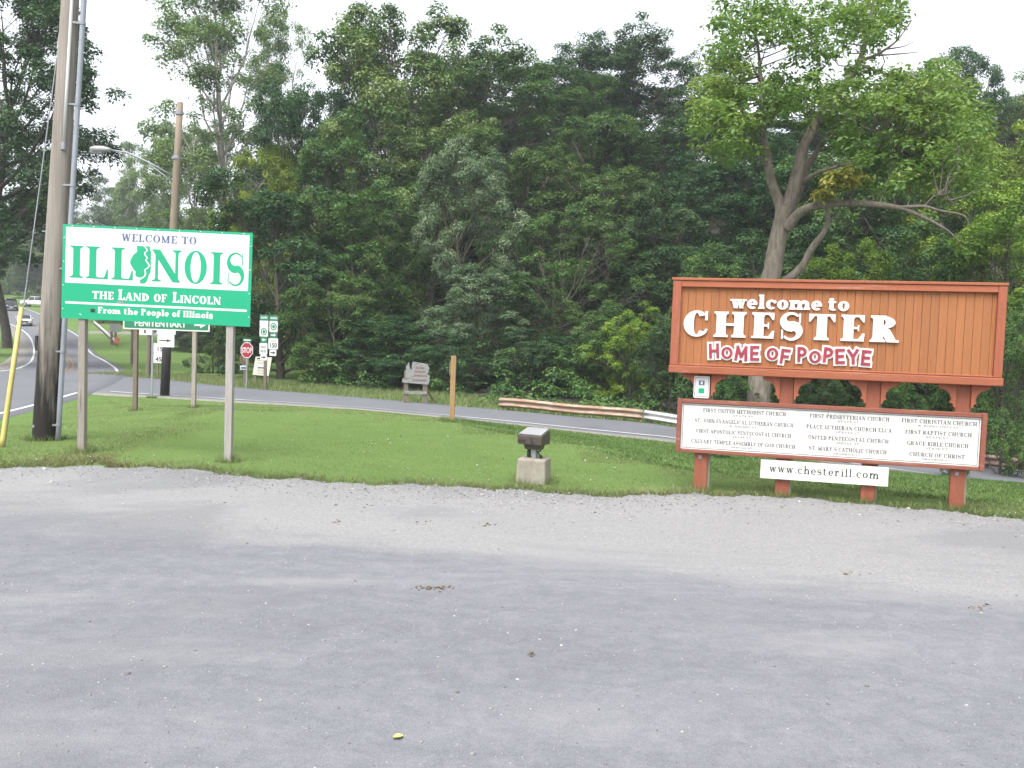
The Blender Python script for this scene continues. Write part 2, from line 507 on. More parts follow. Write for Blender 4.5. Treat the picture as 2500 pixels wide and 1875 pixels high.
def leaf_mat(name, dark, mid, light, trans=.28):
    m, N, L, B = nodes(name)
    a = N.new('ShaderNodeAttribute'); a.attribute_name = 'v'
    oi = N.new('ShaderNodeObjectInfo')
    r = ramp(N, L, a.outputs['Fac'], [(0, dark), (.5, mid), (1, light)]).outputs[0]
    h = N.new('ShaderNodeHueSaturation')
    mr = N.new('ShaderNodeMapRange'); mr.inputs[3].default_value = .485; mr.inputs[4].default_value = .515
    L.new(oi.outputs['Random'], mr.inputs[0]); L.new(mr.outputs[0], h.inputs['Hue'])
    L.new(r, h.inputs['Color'])
    c = h.outputs[0]
    L.new(c, B.inputs['Base Color'])
    B.inputs['Roughness'].default_value = .55
    B.inputs['Specular IOR Level'].default_value = .3
    t = N.new('ShaderNodeBsdfTranslucent')
    L.new(mix(N, L, 1.0, c, (1.0, 1.1, .55), 'MULTIPLY'), t.inputs['Color'])
    ms = N.new('ShaderNodeMixShader'); ms.inputs[0].default_value = trans
    L.new(B.outputs[0], ms.inputs[1]); L.new(t.outputs[0], ms.inputs[2])
    L.new(ms.outputs[0], N['Material Output'].inputs[0])
    return m
LEAF = {
    'mid': leaf_mat('leaf_mid', (.035, .092, .024), (.080, .165, .038), (.150, .250, .070)),
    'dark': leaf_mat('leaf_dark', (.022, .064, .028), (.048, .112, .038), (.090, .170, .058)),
    'silver': leaf_mat('leaf_silver', (.070, .130, .066), (.135, .215, .110), (.26, .34, .21)),
    'blossom': leaf_mat('leaf_blossom', (.050, .120, .026), (.115, .205, .048), (.28, .345, .140)),
    'lime': leaf_mat('leaf_lime', (.090, .170, .022), (.165, .260, .034), (.26, .34, .052), .35),
    'yellow': leaf_mat('leaf_yellow', (.20, .22, .04), (.32, .30, .06), (.42, .36, .09), .35),
    'hero': leaf_mat('leaf_hero', (.072, .140, .032), (.135, .215, .052), (.23, .295, .076), .40),
    'pale': leaf_mat('leaf_pale', (.075, .135, .050), (.130, .205, .075), (.19, .27, .105), .35),
    'far': leaf_mat('leaf_far', (.065, .115, .056), (.10, .160, .076), (.14, .20, .10), .25),
}

# ------------------------------------------------------------------ ground sheet
def edges(fine0, fine1, step, lo, hi):
    a = list(np.arange(fine0, fine1 + 1e-6, step))
    g, p = step, fine1
    while p < hi:
        g *= 1.25
        p += g
        a.append(p)
    g, p = step, fine0
    while p > lo:
        g *= 1.25
        p -= g
        a.insert(0, p)
    return np.array(a)
gx = edges(-110, 40, 1.0, -900, 900)
gy = edges(6, 200, 1.0, -300, 1500)
X, Y = np.meshgrid(gx, gy)
Z = T(X, Y)
nx_, ny_ = len(gx), len(gy)
idx = np.arange(nx_ * ny_).reshape(ny_, nx_)
quads = np.stack([idx[:-1, :-1], idx[:-1, 1:], idx[1:, 1:], idx[1:, :-1]], -1).reshape(-1, 4)
g = link('ground', np_mesh('ground', np.stack([X, Y, Z], -1).reshape(-1, 3), quads, True), M['grass'])
tag(g, 'grassy ground with the mown lawn behind the parking lot', 'ground', kind='structure')

# parking lot sheet with a ragged edge against the grass
EP = [(-400, 1160), (0, 1141), (226, 1139), (395, 1143), (620, 1164), (904, 1181), (1243, 1196), (1412, 1209), (1638, 1207), (1853, 1212), (2147, 1232), (2373, 1255), (2500, 1268), (3000, 1310)]
ept = np.array([CAM + ray(*p) * (-1.7 / ray(*p)[2]) for p in EP])
def lot_edge(x):
    x = np.asarray(x, float)
    b = np.interp(x, ept[:, 0], ept[:, 1])
    return b + .10 * np.sin(x * 3.1 + 1) * np.sin(x * 1.3) + .06 * np.sin(x * 9.7) + .035 * np.sin(x * 23 + 2) + .02 * np.sin(x * 51)
lx = np.concatenate([np.linspace(-60, -12, 30)[:-1], np.linspace(-12, 12, 400), np.linspace(12, 60, 30)[1:]])
rows = np.concatenate([np.linspace(0, .9, 12), np.linspace(.9, .9985, 8)[1:], [1.0]])
LXX, LR = np.meshgrid(lx, rows)
LY = -40 + (lot_edge(LXX) + 40) * LR
LZ = np.where(LR > .999, -.02, .012) + 0 * LXX
lid = np.arange(LXX.size).reshape(LXX.shape)
lq = np.stack([lid[:-1, :-1], lid[:-1, 1:], lid[1:, 1:], lid[1:, :-1]], -1).reshape(-1, 4)
lot = link('parking_lot', np_mesh('parking_lot', np.stack([LXX, LY, LZ], -1).reshape(-1, 3), lq, True), M['lot'])
tag(lot, 'worn grey asphalt parking lot with a gravelly far edge', 'parking lot', kind='structure')

# roads
def poly_resample(pts, n):
    pts = np.asarray(pts, float)
    d = np.r_[0, np.cumsum(np.linalg.norm(np.diff(pts, axis=0), axis=1))]
    t = np.linspace(0, d[-1], n)
    return np.stack([np.interp(t, d, pts[:, k]) for k in range(2)], 1)
def smooth_poly(pts, n):
    p = poly_resample(pts, n)
    k = max(1, n // 30)
    for _ in range(3):
        q = p.copy()
        for i in range(len(p)):
            a, b = max(0, i - k), min(len(p), i + k + 1)
            w_ = min(i - a, b - 1 - i)
            q[i] = p[i - w_:i + w_ + 1].mean(0)
        p = q
    return p
def strip(name, A, Bp, across, dz, mat, kind='structure', label=None, parent=None, cat='road'):
    n = len(A)
    V = []
    for j in range(across + 1):
        t = j / across
        P = A * (1 - t) + Bp * t
        V.append(np.c_[P, T(P[:, 0], P[:, 1]) + dz])
    if across > 1:
        u_ = (A - Bp) / np.linalg.norm(A - Bp, axis=1)[:, None] * .10
        for P, at0 in ((A + u_, True), (Bp - u_, False)):
            row = np.c_[P, T(P[:, 0], P[:, 1]) - .06]
            V = [row] + V if at0 else V + [row]
        across += 2
    V = np.array(V)
    ids = np.arange((across + 1) * n).reshape(across + 1, n)
    q = np.stack([ids[:-1, :-1], ids[:-1, 1:], ids[1:, 1:], ids[1:, :-1]], -1).reshape(-1, 4)
    o = link(name, np_mesh(name, V.reshape(-1, 3), q, True), mat, parent)
    if label: tag(o, label, cat, kind=kind)
    return o
def offset(P, d):
    tn = np.gradient(P, axis=0)
    tn /= np.linalg.norm(tn, axis=1)[:, None]
    return P + np.c_[-tn[:, 1], tn[:, 0]] * d
near_px = [(274, 959), (397, 969), (565, 980), (700, 986), (900, 1000), (1270, 1036), (1652, 1079)]
near = [hit(*near_px[0])[:2] + np.array([-5.5, 1.0])] + [hit(*p)[:2] for p in near_px] + [(11.4, 22.1), (22, 17.5), (60, 6)]
far_px = [(312, 919), (413, 931), (565, 950), (700, 959), (900, 976), (1211, 1005), (1652, 1049)]
far = [hit(*far_px[0])[:2] + np.array([-4.5, .2])] + [hit(*p)[:2] for p in far_px] + [(13.8, 26.4), (25, 23.5), (64, 12)]
near, far = smooth_poly(near, 120), smooth_poly(far, 120)
# main road: right and left edges going up the hill on the left
def dist_pt(px, y):
    return (((px - 1250) / F_PX) * y * 1.0, y)
mr_ = [(-11, 8), (-12, 15), (-13.15, 21.9), (-14.0, 26.3), (-15.0, 30.7), (-19.4, 42.9), (-26.4, 56.7), (-42, 84), (-47.9, 96), (-58.7, 112), (-77.5, 140), (-87, 152), (-112, 180), (-160, 220)]
ml_ = [(-18.5, 6), (-20.0, 18), (-21.0, 27), (-22.6, 36), (-25.2, 43), (-32.7, 57.9), (-49.5, 88), (-56, 99), (-63, 109), (-73.5, 123), (-87, 140), (-97, 150), (-122, 178), (-170, 216)]
mr_, ml_ = smooth_poly(mr_, 140), smooth_poly(ml_, 140)
main = strip('main_road', offset(mr_, -.35), offset(ml_, .35), 8, .06, M['road'], label='grey two-lane road climbing the hill at the far left')
side = strip('side_road', offset(near, -.25), offset(far, .2), 8, .045, M['road'], label='grey side road crossing behind the lawn to the right')
def line(name, P, d, w, dz, mat, parent):
    return strip(name, offset(P, d), offset(P, d + w), 1, dz, mat, parent=parent)
line('edge_line', near[near[:, 0] > -14.9], 0.0, .13, .070, M['line_white'], side)
keep = mr_[:, 1] < 30.5
line('edge_line', mr_[keep], .0, .14, .072, M['line_white'], main)
line('edge_line', mr_[(mr_[:, 1] > 44)], .0, .14, .072, M['line_white'], main)
line('edge_line', ml_[ml_[:, 1] > 34], -.14, .14, .072, M['line_white'], main)
mid_ = (mr_ + ml_) / 2
sel = mid_[:, 1] > 45
line('centre_line', mid_[sel], .08, .12, .072, M['line_yellow'], main)
line('centre_line', mid_[sel], -.20, .12, .072, M['line_yellow'], main)
strip('wood_floor', offset(far[14:], 5.5), offset(far[14:], 62), 40, .05, M['litter'], label='brown leaf litter on the floor of the wooded bluff', cat='ground')
# shoulder strips and the drive across the verge
strip('road_shoulder', offset(ml_[ml_[:, 1] > 30], .3), offset(ml_[ml_[:, 1] > 30], 1.5), 3, .045, M['shoulder'], label='grey gravel shoulder on the inside of the left bend', cat='shoulder')
strip('side_road_shoulder', offset(near[6:], -.85), offset(near[6:], -.2), 2, .03, M['shoulder'], label='thin gravel shoulder between the lawn and the side road', cat='shoulder')
drv_a = poly_resample([(-54.5, 106), (-50, 107), (-45, 107.5), (-36, 107)], 40)
strip('driveway', drv_a, drv_a + np.array([.6, 4.5]), 4, .055, M['shoulder'], label='pale gravel drive leaving the main road by the white guardrail', cat='driveway')

# ------------------------------------------------------------------ lettering: a small slab-serif face drawn in code
def rect(x0, y0, x1, y1): return [(x0, y0), (x1, y0), (x1, y1), (x0, y1)]
def ringp(cx, cy, rx, ry, a0, a1, t, h, n=18):
    out = []
    for k in range(n):
        A, B_ = [math.radians(a0 + (a1 - a0) * (k + j) / n) for j in (0, 1)]
        o = lambda a: (cx + rx * math.cos(a), cy + ry * math.sin(a))
        i = lambda a: (cx + (rx - t) * math.cos(a), cy + (ry - h) * math.sin(a))
        out.append([o(A), o(B_), i(B_), i(A)])
    return out
def spine(pts, ths):
    P = np.array(pts)
    tn = np.gradient(P, axis=0)
    tn /= np.linalg.norm(tn, axis=1)[:, None]
    nn = np.c_[-tn[:, 1], tn[:, 0]]
    a, b = P + nn * np.array(ths)[:, None] / 2, P - nn * np.array(ths)[:, None] / 2
    return [[tuple(a[i]), tuple(a[i + 1]), tuple(b[i + 1]), tuple(b[i])] for i in range(len(P) - 1)]
def serif_glyph(ch, t, h, sf):
    P = []
    def stem(x, y0=0.0, y1=1.0, top=True, bot=True, w=None):
        w = t if w is None else w
        P.append(rect(x - w / 2, y0, x + w / 2, y1))
        for on, ys, d in ((bot, y0, 1), (top, y1, -1)):
            if on:
                P.append(rect(x - w / 2 - sf, min(ys, ys + d * h), x + w / 2 + sf, max(ys, ys + d * h)))
                P.append([(x - w / 2 - sf * .55, ys + d * h * .9), (x + w / 2 + sf * .55, ys + d * h * .9), (x + w / 2, ys + d * h * 2.0), (x - w / 2, ys + d * h * 2.0)])
    def diag(x0, y0, x1, y1, th): P.append([(x0 - th / 2, y0), (x0 + th / 2, y0), (x1 + th / 2, y1), (x1 - th / 2, y1)])
    def ser(x, y, w): P.append(rect(x - w, y, x + w, y + h))
    L0 = sf + t / 2
    if ch == 'I': stem(L0); w = 2 * L0
    elif ch == 'L':
        w = .42 + t; stem(L0); P.append(rect(L0, 0, w, h)); P.append([(w - h * 2.4, h), (w, h), (w, .30), (w - h * .7, .30)])
    elif ch in 'EF':
        w = .44 + t; stem(L0, bot=(ch == 'F')); P.append(rect(L0, 1 - h, w, 1)); P.append([(w - h * 2.2, 1 - h), (w, 1 - h), (w, .72), (w - h * .6, .72)])
        P.append(rect(L0, .5 - h * .5, w * .78, .5 + h * .5)); P.append(rect(w * .78 - h * .5, .38, w * .78, .62))
        if ch == 'E':
            P.append(rect(L0 - t / 2 - sf, 0, w, h)); P.append([(w - h * 2.2, h), (w, h), (w + .02, .30), (w - h * .6, .30)])
    elif ch == 'T':
        w = .55 + t; stem(w / 2, top=False); P.append(rect(0, 1 - h, w, 1))
        P.append([(0, 1 - h), (h * 2.2, 1 - h), (h * .6, .70), (0, .70)]); P.append([(w - h * 2.2, 1 - h), (w, 1 - h), (w, .70), (w - h * .6, .70)])
    elif ch == 'H':
        w = .46 + 2 * t; stem(L0); stem(w - L0); P.append(rect(L0, .5 - h * .55, w - L0, .5 + h * .55))
    elif ch == 'N':
        w = .62 + t; th = max(h, t * .42); stem(sf + th / 2, w=th, top=False); stem(w - sf - th / 2, w=th, bot=False)
        diag(sf + th * .2, 1, w - sf - th * .5, 0, t * 1.15); P.append(rect(0, 1 - h, sf + t * .5, 1))
    elif ch == 'M':
        w = .78 + t; th = max(h, t * .45); stem(sf + th / 2, w=th, top=False); stem(w - L0)
        diag(sf + th * .3, 1, w * .47, .05, t); diag(w - L0, 1, w * .47, .05, th); P.append(rect(0, 1 - h, sf + t * .5, 1))
    elif ch in 'WwVv':
        y1 = 1.0 if ch.isupper() else .66
        th = max(h, t * .45)
        if ch in 'Ww':
            w = (.85 if ch == 'W' else .66) + t
            a = [.13 * w, .33 * w, .52 * w, .70 * w, .89 * w]
            diag(a[0], y1, a[1], 0, t); diag(a[2], y1, a[1], 0, th); diag(a[2], y1, a[3], 0, t); diag(a[4], y1, a[3], 0, th)
            ser(a[0], y1 - h, t / 2 + sf); ser(a[2], y1 - h, t / 2 + sf * .5); ser(a[4], y1 - h, th / 2 + sf)
        else:
            w = .58 + t; diag(.2 * w, y1, .5 * w, 0, t); diag(.84 * w, y1, .5 * w, 0, th); ser(.2 * w, y1 - h, t / 2 + sf); ser(.84 * w, y1 - h, th / 2 + sf)
    elif ch == 'A':
        w = .62 + t; th = max(h, t * .45); diag(.14 * w, 0, .48 * w, 1, th); diag(.80 * w, 0, .50 * w, 1, t)
        P.append(rect(.24 * w, .28, .72 * w, .28 + h)); ser(.14 * w, 0, th / 2 + sf); ser(.80 * w, 0, t / 2 + sf)
    elif ch == 'K':
        w = .56 + t; stem(L0); diag(L0 + t * .3, .42, w - sf, 1, max(h, t * .45)); diag(w * .52, .5, w - sf - t * .3, 0, t); ser(w - sf, 1 - h, sf + .05); ser(w - sf - t * .3, 0, t / 2 + sf)
    elif ch == 'Y':
        w = .6 + t; stem(w / 2, 0, .48, top=False); diag(.18 * w, 1, .5 * w, .42, t); diag(.84 * w, 1, .5 * w, .42, max(h, t * .45)); ser(.18 * w, 1 - h, t / 2 + sf); ser(.84 * w, 1 - h, .05 + sf)
    elif ch == 'X':
        w = .6 + t; diag(.18 * w, 1, .82 * w, 0, t); diag(.84 * w, 1, .16 * w, 0, max(h, t * .45))
    elif ch in 'OQ':
        w = .60 + t; P += ringp(w / 2, .5, w / 2, .52, 0, 360, t * 1.08, h, 30)
    elif ch in 'CG':
        w = .56 + t; P += ringp(w * .53, .5, w * .53, .52, 42, 322, t * 1.08, h, 24); P.append(rect(w * .86, .64, w * .86 + h * 1.1, 1.0))
        if ch == 'G': P.append(rect(w - t, .05, w, .44)); P.append(rect(w - t - sf, .44 - h, w + sf * .6, .44))
        else: P.append([(w * .80, .10), (w * .94, .20), (w * .98, .30), (w * .88, .30)])
    elif ch == 'D':
        w = .56 + t; stem(L0); P += ringp(L0, .5, w - L0, .5, -90, 90, t * 1.08, h, 18)
    elif ch in 'PRB':
        w = .50 + t; stem(L0, bot=True)
        P += ringp(L0 + .04, .74, w - L0 - .06, .26, -90, 90, t * .95, h, 12); P.append(rect(L0, .48, L0 + .06, .48 + h)); P.append(rect(L0, 1 - h, L0 + .06, 1))
        if ch == 'B': P += ringp(L0 + .04, .26, w - L0 - .04, .26, -90, 90, t, h, 12); P.append(rect(L0, 0, L0 + .06, h))
        if ch == 'R': w += .08; diag(w * .50, .5, w - t * .55, 0, t); ser(w - t * .5, 0, t * .45 + sf * .6)
    elif ch == 'U':
        w = .54 + t; th = max(h, t * .5); stem(L0, .3, 1, bot=False); stem(w - sf - th / 2, .3, 1, bot=False, w=th)
        P += ringp((L0 - t / 2 + w - sf) / 2, .32, (w - sf - L0 + t / 2) / 2, .34, 180, 360, th, h * 1.3, 16)
    elif ch == 'J':
        w = .36 + t; stem(w - L0, .2, 1, bot=False); P += ringp(w - L0 + t / 2 - .2, .2, .2, .22, 180, 360, t * .8, h, 12)
    elif ch in 'Ss':
        k = 1.0 if ch == 'S' else .68
        w = (.46 + t) * (1 if ch == 'S' else .78)
        rx, ry = w / 2 - t * .35, .25 * k + .005
        pts, th = [], []
        for q in range(17):
            a = math.radians(35 + q * 235 / 16); pts.append((w / 2 + rx * math.cos(a), .74 * k + ry * math.sin(a) - .0))
        for q in range(1, 17):
            a = math.radians(90 - q * 235 / 16); pts.append((w / 2 + rx * math.cos(a), .26 * k + (ry + .01) * math.sin(a)))
        n = len(pts)
        th = [h + (t * 1.15 - h) * math.exp(-((q / (n - 1) - .5) / .22) ** 2) for q in range(n)]
        P += spine(pts, th); P.append(rect(w * .90 - h * .7, .62 * k, w * .90, 1.0 * k)); P.append(rect(w * .08, 0, w * .08 + h * .7, .36 * k))
    # ---- lower case (x-height .66)
    elif ch == 'l': stem(L0, 0, 1.02, top=False); P.append(rect(L0 - t / 2 - sf, 1.02 - h, L0, 1.02)); w = 2 * L0
    elif ch == 'i':
        stem(L0, 0, .66, top=False); P.append(rect(L0 - t / 2 - sf, .66 - h, L0, .66)); P += ringp(L0, .86, t * .6, t * .6, 0, 360, t * .6, t * .6, 10); w = 2 * L0
    elif ch in 'nmhr':
        top = 1.02 if ch == 'h' else .66
        stem(L0, 0, top, top=False); P.append(rect(L0 - t / 2 - sf, top - h, L0, top)); x = L0
        for _ in range({'n': 1, 'h': 1, 'm': 2, 'r': 0}[ch]):
            x2 = x + .30 + t * .55; rx = (x2 + t / 2 - x) / 2
            P += ringp(x + rx, .40, rx, .28, 0, 180, t, h * 1.4, 14); stem(x2, 0, .40, top=False); x = x2
        w = x + L0
        if ch == 'r': P += ringp(L0 + .20, .40, .20 + t * .2, .28, 55, 180, t * .7, h * 1.5, 8); P += ringp(L0 + .28, .54, t * .45, t * .5, 0, 360, t * .45, t * .5, 10); w = L0 + .40
    elif ch == 'o': w = .42 + t; P += ringp(w / 2, .33, w / 2, .35, 0, 360, t, h, 24)
    elif ch == 'c': w = .38 + t; P += ringp(w * .53, .33, w * .53, .35, 45, 318, t, h * 1.1, 20); P += ringp(w * .85, .52, t * .42, t * .45, 0, 360, t * .42, t * .45, 10)
    elif ch == 'e': w = .40 + t; P += ringp(w / 2, .33, w / 2, .35, 0, 318, t, h * 1.1, 22); P.append(rect(t * .5, .33 - h * .5, w * .98, .33 + h * .5))
    elif ch == 'p': w = .46 + t; stem(L0, -.3, .66, top=False); P += ringp((L0 - t / 2 + w) / 2, .33, (w - L0 + t / 2) / 2, .35, 0, 360, t, h, 22)
    elif ch == 't': stem(L0, .08, .86, top=False, bot=False); P.append(rect(0, .66 - h, L0 + t / 2 + .14, .66)); P += ringp(L0 + .12, .16, .12 + t / 2, .17, 180, 320, t, h * 1.4, 10); w = L0 + .28 + t * .2
    elif ch == 'f': stem(L0, 0, .82, top=False); P.append(rect(0, .66 - h, L0 + t / 2 + .14, .66)); P += ringp(L0 + .14, .80, .14 + t / 2, .23, 40, 180, t, h * 1.4, 10); w = L0 + .26
    elif ch == '.': w = t * 1.5; P += ringp(w / 2, t * .55, t * .55, t * .55, 0, 360, t * .55, t * .55, 10)
    elif ch == "'": w = t * 1.2; P.append(rect(t * .3, .72, t * .9, 1.0))
    elif ch == '1': w = .4; stem(.2, top=False)
    elif ch in '0': w = .5; P += ringp(.25, .5, .25, .5, 0, 360, t, h, 20)
    else: w = .38; P = []
    return P, w
def layout(txt, x0, x1, t=.22, h=.09, sf=.09, gap=.10, space=.36):
    """[(char, polys, xoff)], natural width"""
    out, x = [], 0.0
    for ch in txt:
        if ch == ' ':
            x += space
            continue
        p, w = serif_glyph(ch, t, h, sf)
        out.append((ch, p, x, w))
        x += w + gap
    return out, x - gap
def levels(polys):
    out, lv, prev = [], 0, None
    for p in polys:
        if not (prev is not None and math.dist(p[0], prev[1]) < 1e-6): lv += 1
        out.append(lv)
        prev = p
    return out
def lettering(name, txt, x0, x1, base, cap, y, mat, parent, depth=0.0, small=1.0, **kw):
    """one printed line as one part; words starting with a capital keep a taller first letter when small < 1"""
    gl, W_ = layout(txt, x0, x1, **kw)
    sx = (x1 - x0) / W_
    mb = MB()
    txt2 = txt.replace(' ', '')
    for i, (ch, polys, xo, w) in enumerate(gl):
        for k, p in zip(levels(polys), polys):
            q = [(x0 + (xo + a) * sx, base + b * cap) for a, b in p]
            yy = y - .0003 * k
            if depth: mb.prism(q, yy - depth, y)
            else: mb.sheet(q, yy)
    return mb.build(name, mat, parent)
def sans(name, txt, x, z, size, y, mat, parent, off=0.0, align='CENTER', width=None):
    """flat print in Blender's built-in face, lying in the local xz plane"""
    cu = bpy.data.curves.new(name, 'FONT')
    cu.body = txt
    cu.size = size
    cu.align_x = align
    cu.offset = off
    cu.fill_mode = 'FRONT'
    cu.resolution_u = 4
    tmp = bpy.data.objects.new('tmp', cu)
    me = bpy.data.meshes.new_from_object(tmp)
    bpy.data.objects.remove(tmp)
    bpy.data.curves.remove(cu)
    me.name = name
    n = len(me.vertices)
    co = np.zeros(n * 3, np.float32)
    me.vertices.foreach_get('co', co)
    co = co.reshape(-1, 3)
    k = 1.0
    if width and n: k = width / (co[:, 0].max() - co[:, 0].min())
    out = np.c_[co[:, 0] * k + x, np.full(n, y), co[:, 1] + z]
    me.vertices.foreach_set('co', out.astype(np.float32).ravel())
    me.materials.clear()
    me.update()
    return link(name, me, mat, parent)
def rrect(x0, z0, x1, z1, r, n=4):
    out = []
    for cx, cz, a in ((x1 - r, z1 - r, 0), (x0 + r, z1 - r, 90), (x0 + r, z0 + r, 180), (x1 - r, z0 + r, 270)):
        for k in range(n + 1):
            t = math.radians(a + 90 * k / n)
            out.append((cx + r * math.cos(t), cz + r * math.sin(t)))
    return out
def ellip(cx, cz, rx, rz, n=24): return [(cx + rx * math.cos(2 * math.pi * k / n), cz + rz * math.sin(2 * math.pi * k / n)) for k in range(n)]
def arrow(x0, x1, z, th, head, y, right=True):
    L_ = x1 - x0
    p = [(x0, z - th / 2), (x1 - head, z - th / 2), (x1 - head, z - th * 1.5), (x1, z), (x1 - head, z + th * 1.5), (x1 - head, z + th / 2), (x0, z + th / 2)]
    if not right: p = [(x0 + x1 - a, b) for a, b in p]
    mb = MB()
    for tri in ([p[0], p[1], p[5], p[6]], [p[2], p[3], p[4]]): mb.sheet(tri, y - .0003 * (len(tri) == 3))
    return mb

# ------------------------------------------------------------------ the stained town sign on four posts
sgn = empty('town_sign', (2.255, 9.955, 0), -math.atan2(.2340, .9722),
            'large orange-stained timber town sign reading CHESTER, with a white church list below', 'sign')
upper = MB().box(-.34, 3.03, -.050, -.012, 1.44, 2.43).build('upper_board', M['trim'], sgn)
x, k = -.315, 0
while x < 3.02:
    w = min(.083, 3.015 - x)
    if w < .02: break
    dy = random.uniform(0, .004)
    MB().box(x, x + w, -.066 - dy, -.051, 1.452, 2.405).build('plank', M['plank'], upper)
    x += w + .0035
# frame of the upper board
MB().box(-.41, -.312, -.118, .02, 1.475, 2.455).build('frame_stile', M['trim_v'], upper, bevel=.006)
MB().box(3.012, 3.098, -.118, .02, 1.475, 2.455).build('frame_stile', M['trim_v'], upper, bevel=.006)
MB().box(-.312, 3.012, -.112, .018, 2.385, 2.456).build('frame_rail', M['trim'], upper, bevel=.006)
MB().box(-.312, 3.012, -.112, .018, 1.476, 1.545 - .05).build('frame_rail', M['trim'], upper, bevel=.006)
MB().box(-.425, 3.108, -.126, .03, 2.458, 2.490).build('frame_cap', M['trim'], upper, bevel=.006)
MB().box(-.42, 3.112, -.128, .03, 1.385, 1.473).build('frame_base', M['trim'], upper, bevel=.01)
# posts: stained front member with a pale timber behind
for u in (-.005, .915, 1.84, 2.755):
    p = MB().box(u - .075, u + .075, -.010, .045, -.35, 1.384).build('post', M['post_red'], sgn, bevel=.006)
    MB().box(u - .045, u + .105, .047, .150, -.35, 1.383).build('post_back', M['pale_wood'], p)
    MB().box(u - .030, u + .005, -.013, -.0105, .385, .425).build('bolt_plate', M['galv'], p)
    # curved brackets each side
    for s in (-1, 1):
        e0 = u + s * .076
        pts = [(e0, 1.384), (e0 + s * .185, 1.384), (e0 + s * .185, 1.352), (e0 + s * .168, 1.340)]
        for q in range(8):
            a = math.radians(90 + q * 90 / 7)
            pts.append((e0 + s * (.165 + .122 * math.cos(a)), 1.205 + .128 * math.sin(a)))
        pts += [(e0 + s * .055, 1.195), (e0 + s * .055, 1.180), (e0 + s * .028, 1.170), (e0 + s * .02, 1.135), (e0, 1.130)]
        mb = MB()
        # cut into convex strips from the post outwards
        for a, b in zip(pts[1:], pts[2:]):
            if abs(a[1] - b[1]) > 1e-6: mb.prism([(e0, a[1]), a, b, (e0, b[1])], -.035, .02)
        mb.build('bracket', M['trim_v'], sgn)
# raised letters
def raised(txt, x0, x1, base, cap, y, depth, mat, **kw):
    gl, W_ = layout(txt, x0, x1, **kw)
    sx = (x1 - x0) / W_
    for ch, polys, xo, w in gl:
        mb = MB()
        for k, p in zip(levels(polys), polys):
            mb.prism([(x0 + (xo + a) * sx, base + b * cap) for a, b in p], y - depth - .0005 * k, y)
        mb.build('letter', mat, sgn)
raised('CHESTER', -.272, 2.045, 1.818, .292, -.0705, .022, M['letter_white'], t=.34, h=.085, sf=.085, gap=.20)
raised('welcome to', .256, 1.527, 2.152, .158, -.0705, .018, M['letter_peel'], t=.27, h=.13, sf=.07, gap=.06, space=.30)
STK = {'H': [((0, 0), (0, 1)), ((.62, 0), (.62, 1)), ((0, .5), (.62, .5))], 'M': [((0, 0), (.08, 1)), ((.08, 1), (.42, .25)), ((.42, .25), (.76, 1)), ((.76, 1), (.84, 0))],
       'E': [((0, 0), (0, 1)), ((0, 1), (.52, 1)), ((0, .5), (.45, .5)), ((0, 0), (.52, 0))], 'F': [((0, 0), (0, 1)), ((0, 1), (.52, 1)), ((0, .5), (.45, .5))],
       'P': [((0, 0), (0, 1))], 'O': [], 'Y': [((0, 1), (.34, .5)), ((.68, 1), (.34, .5)), ((.34, .5), (.34, 0))]}
def stroke_polys(ch, th):
    out = []
    for (a, b), (c, d) in STK[ch]:
        L_ = math.hypot(c - a, d - b)
        tx, ty = (c - a) / L_ * th / 2, (d - b) / L_ * th / 2
        out.append([(a - tx - ty, b - ty + tx), (a - tx + ty, b - ty - tx), (c + tx + ty, d + ty - tx), (c + tx - ty, d + ty + tx)])
    if ch == 'O': out += ringp(.36, .5, .36 + th / 2, .50 + th / 2, 0, 360, th, th, 22)
    if ch == 'P': out += ringp(.16, .71, .36 + th / 2, .29 + th / 2, -90, 90, th, th, 12) + [rect(0, 1 - th / 2, .17, 1 + th / 2), rect(0, .42 - th / 2, .17, .42 + th / 2)]
    return out
WID = {'H': .62, 'O': .72, 'M': .84, 'E': .52, 'F': .52, 'P': .52, 'Y': .68}
lx_, sxk, lb = 0.0, None, []
for ch in 'HOME OF POPEYE':
    if ch == ' ':
        lx_ += .42
        continue
    lb.append((ch, lx_))
    lx_ += WID[ch] + .43
tot = lx_ - .43
kx = (1.765 - .045) / tot
jit = [(-4, .03), (-3, -.02), (3, -.02), (-2, .0), (3, 0), (6, -.07), (-2, .02), (2, -.05), (3, .03), (-3, .0), (-4, .0), (3, -.02)]
for (ch, xo), (rot, dz) in zip(lb, jit):
    hcap = .138 if ch not in 'O' else .112
    cx, cz = .045 + (xo + WID[ch] / 2) * kx, 1.645 + dz * .35
    ca, sa = math.cos(math.radians(rot)), math.sin(math.radians(rot))
    def tf(p):
        a, b = (p[0] - WID[ch] / 2) * kx, (p[1] - .5) * hcap
        return (cx + a * ca + b * sa, cz - a * sa + b * ca)
    mb = MB()
    pl = stroke_polys(ch, .24)
    for k, p in zip(levels(pl), pl): mb.prism([tf(q) for q in p], -.0945 - .0005 * k, -.090)
    letter = mb.build('letter', M['letter_red'], sgn)
    mb = MB()
    pl = stroke_polys(ch, .54)
    for k, p in zip(levels(pl), pl): mb.prism([tf(q) for q in p], -.0850 - .0004 * k, -.0705)
    mb.build('letter_outline', M['letter_white'], letter)
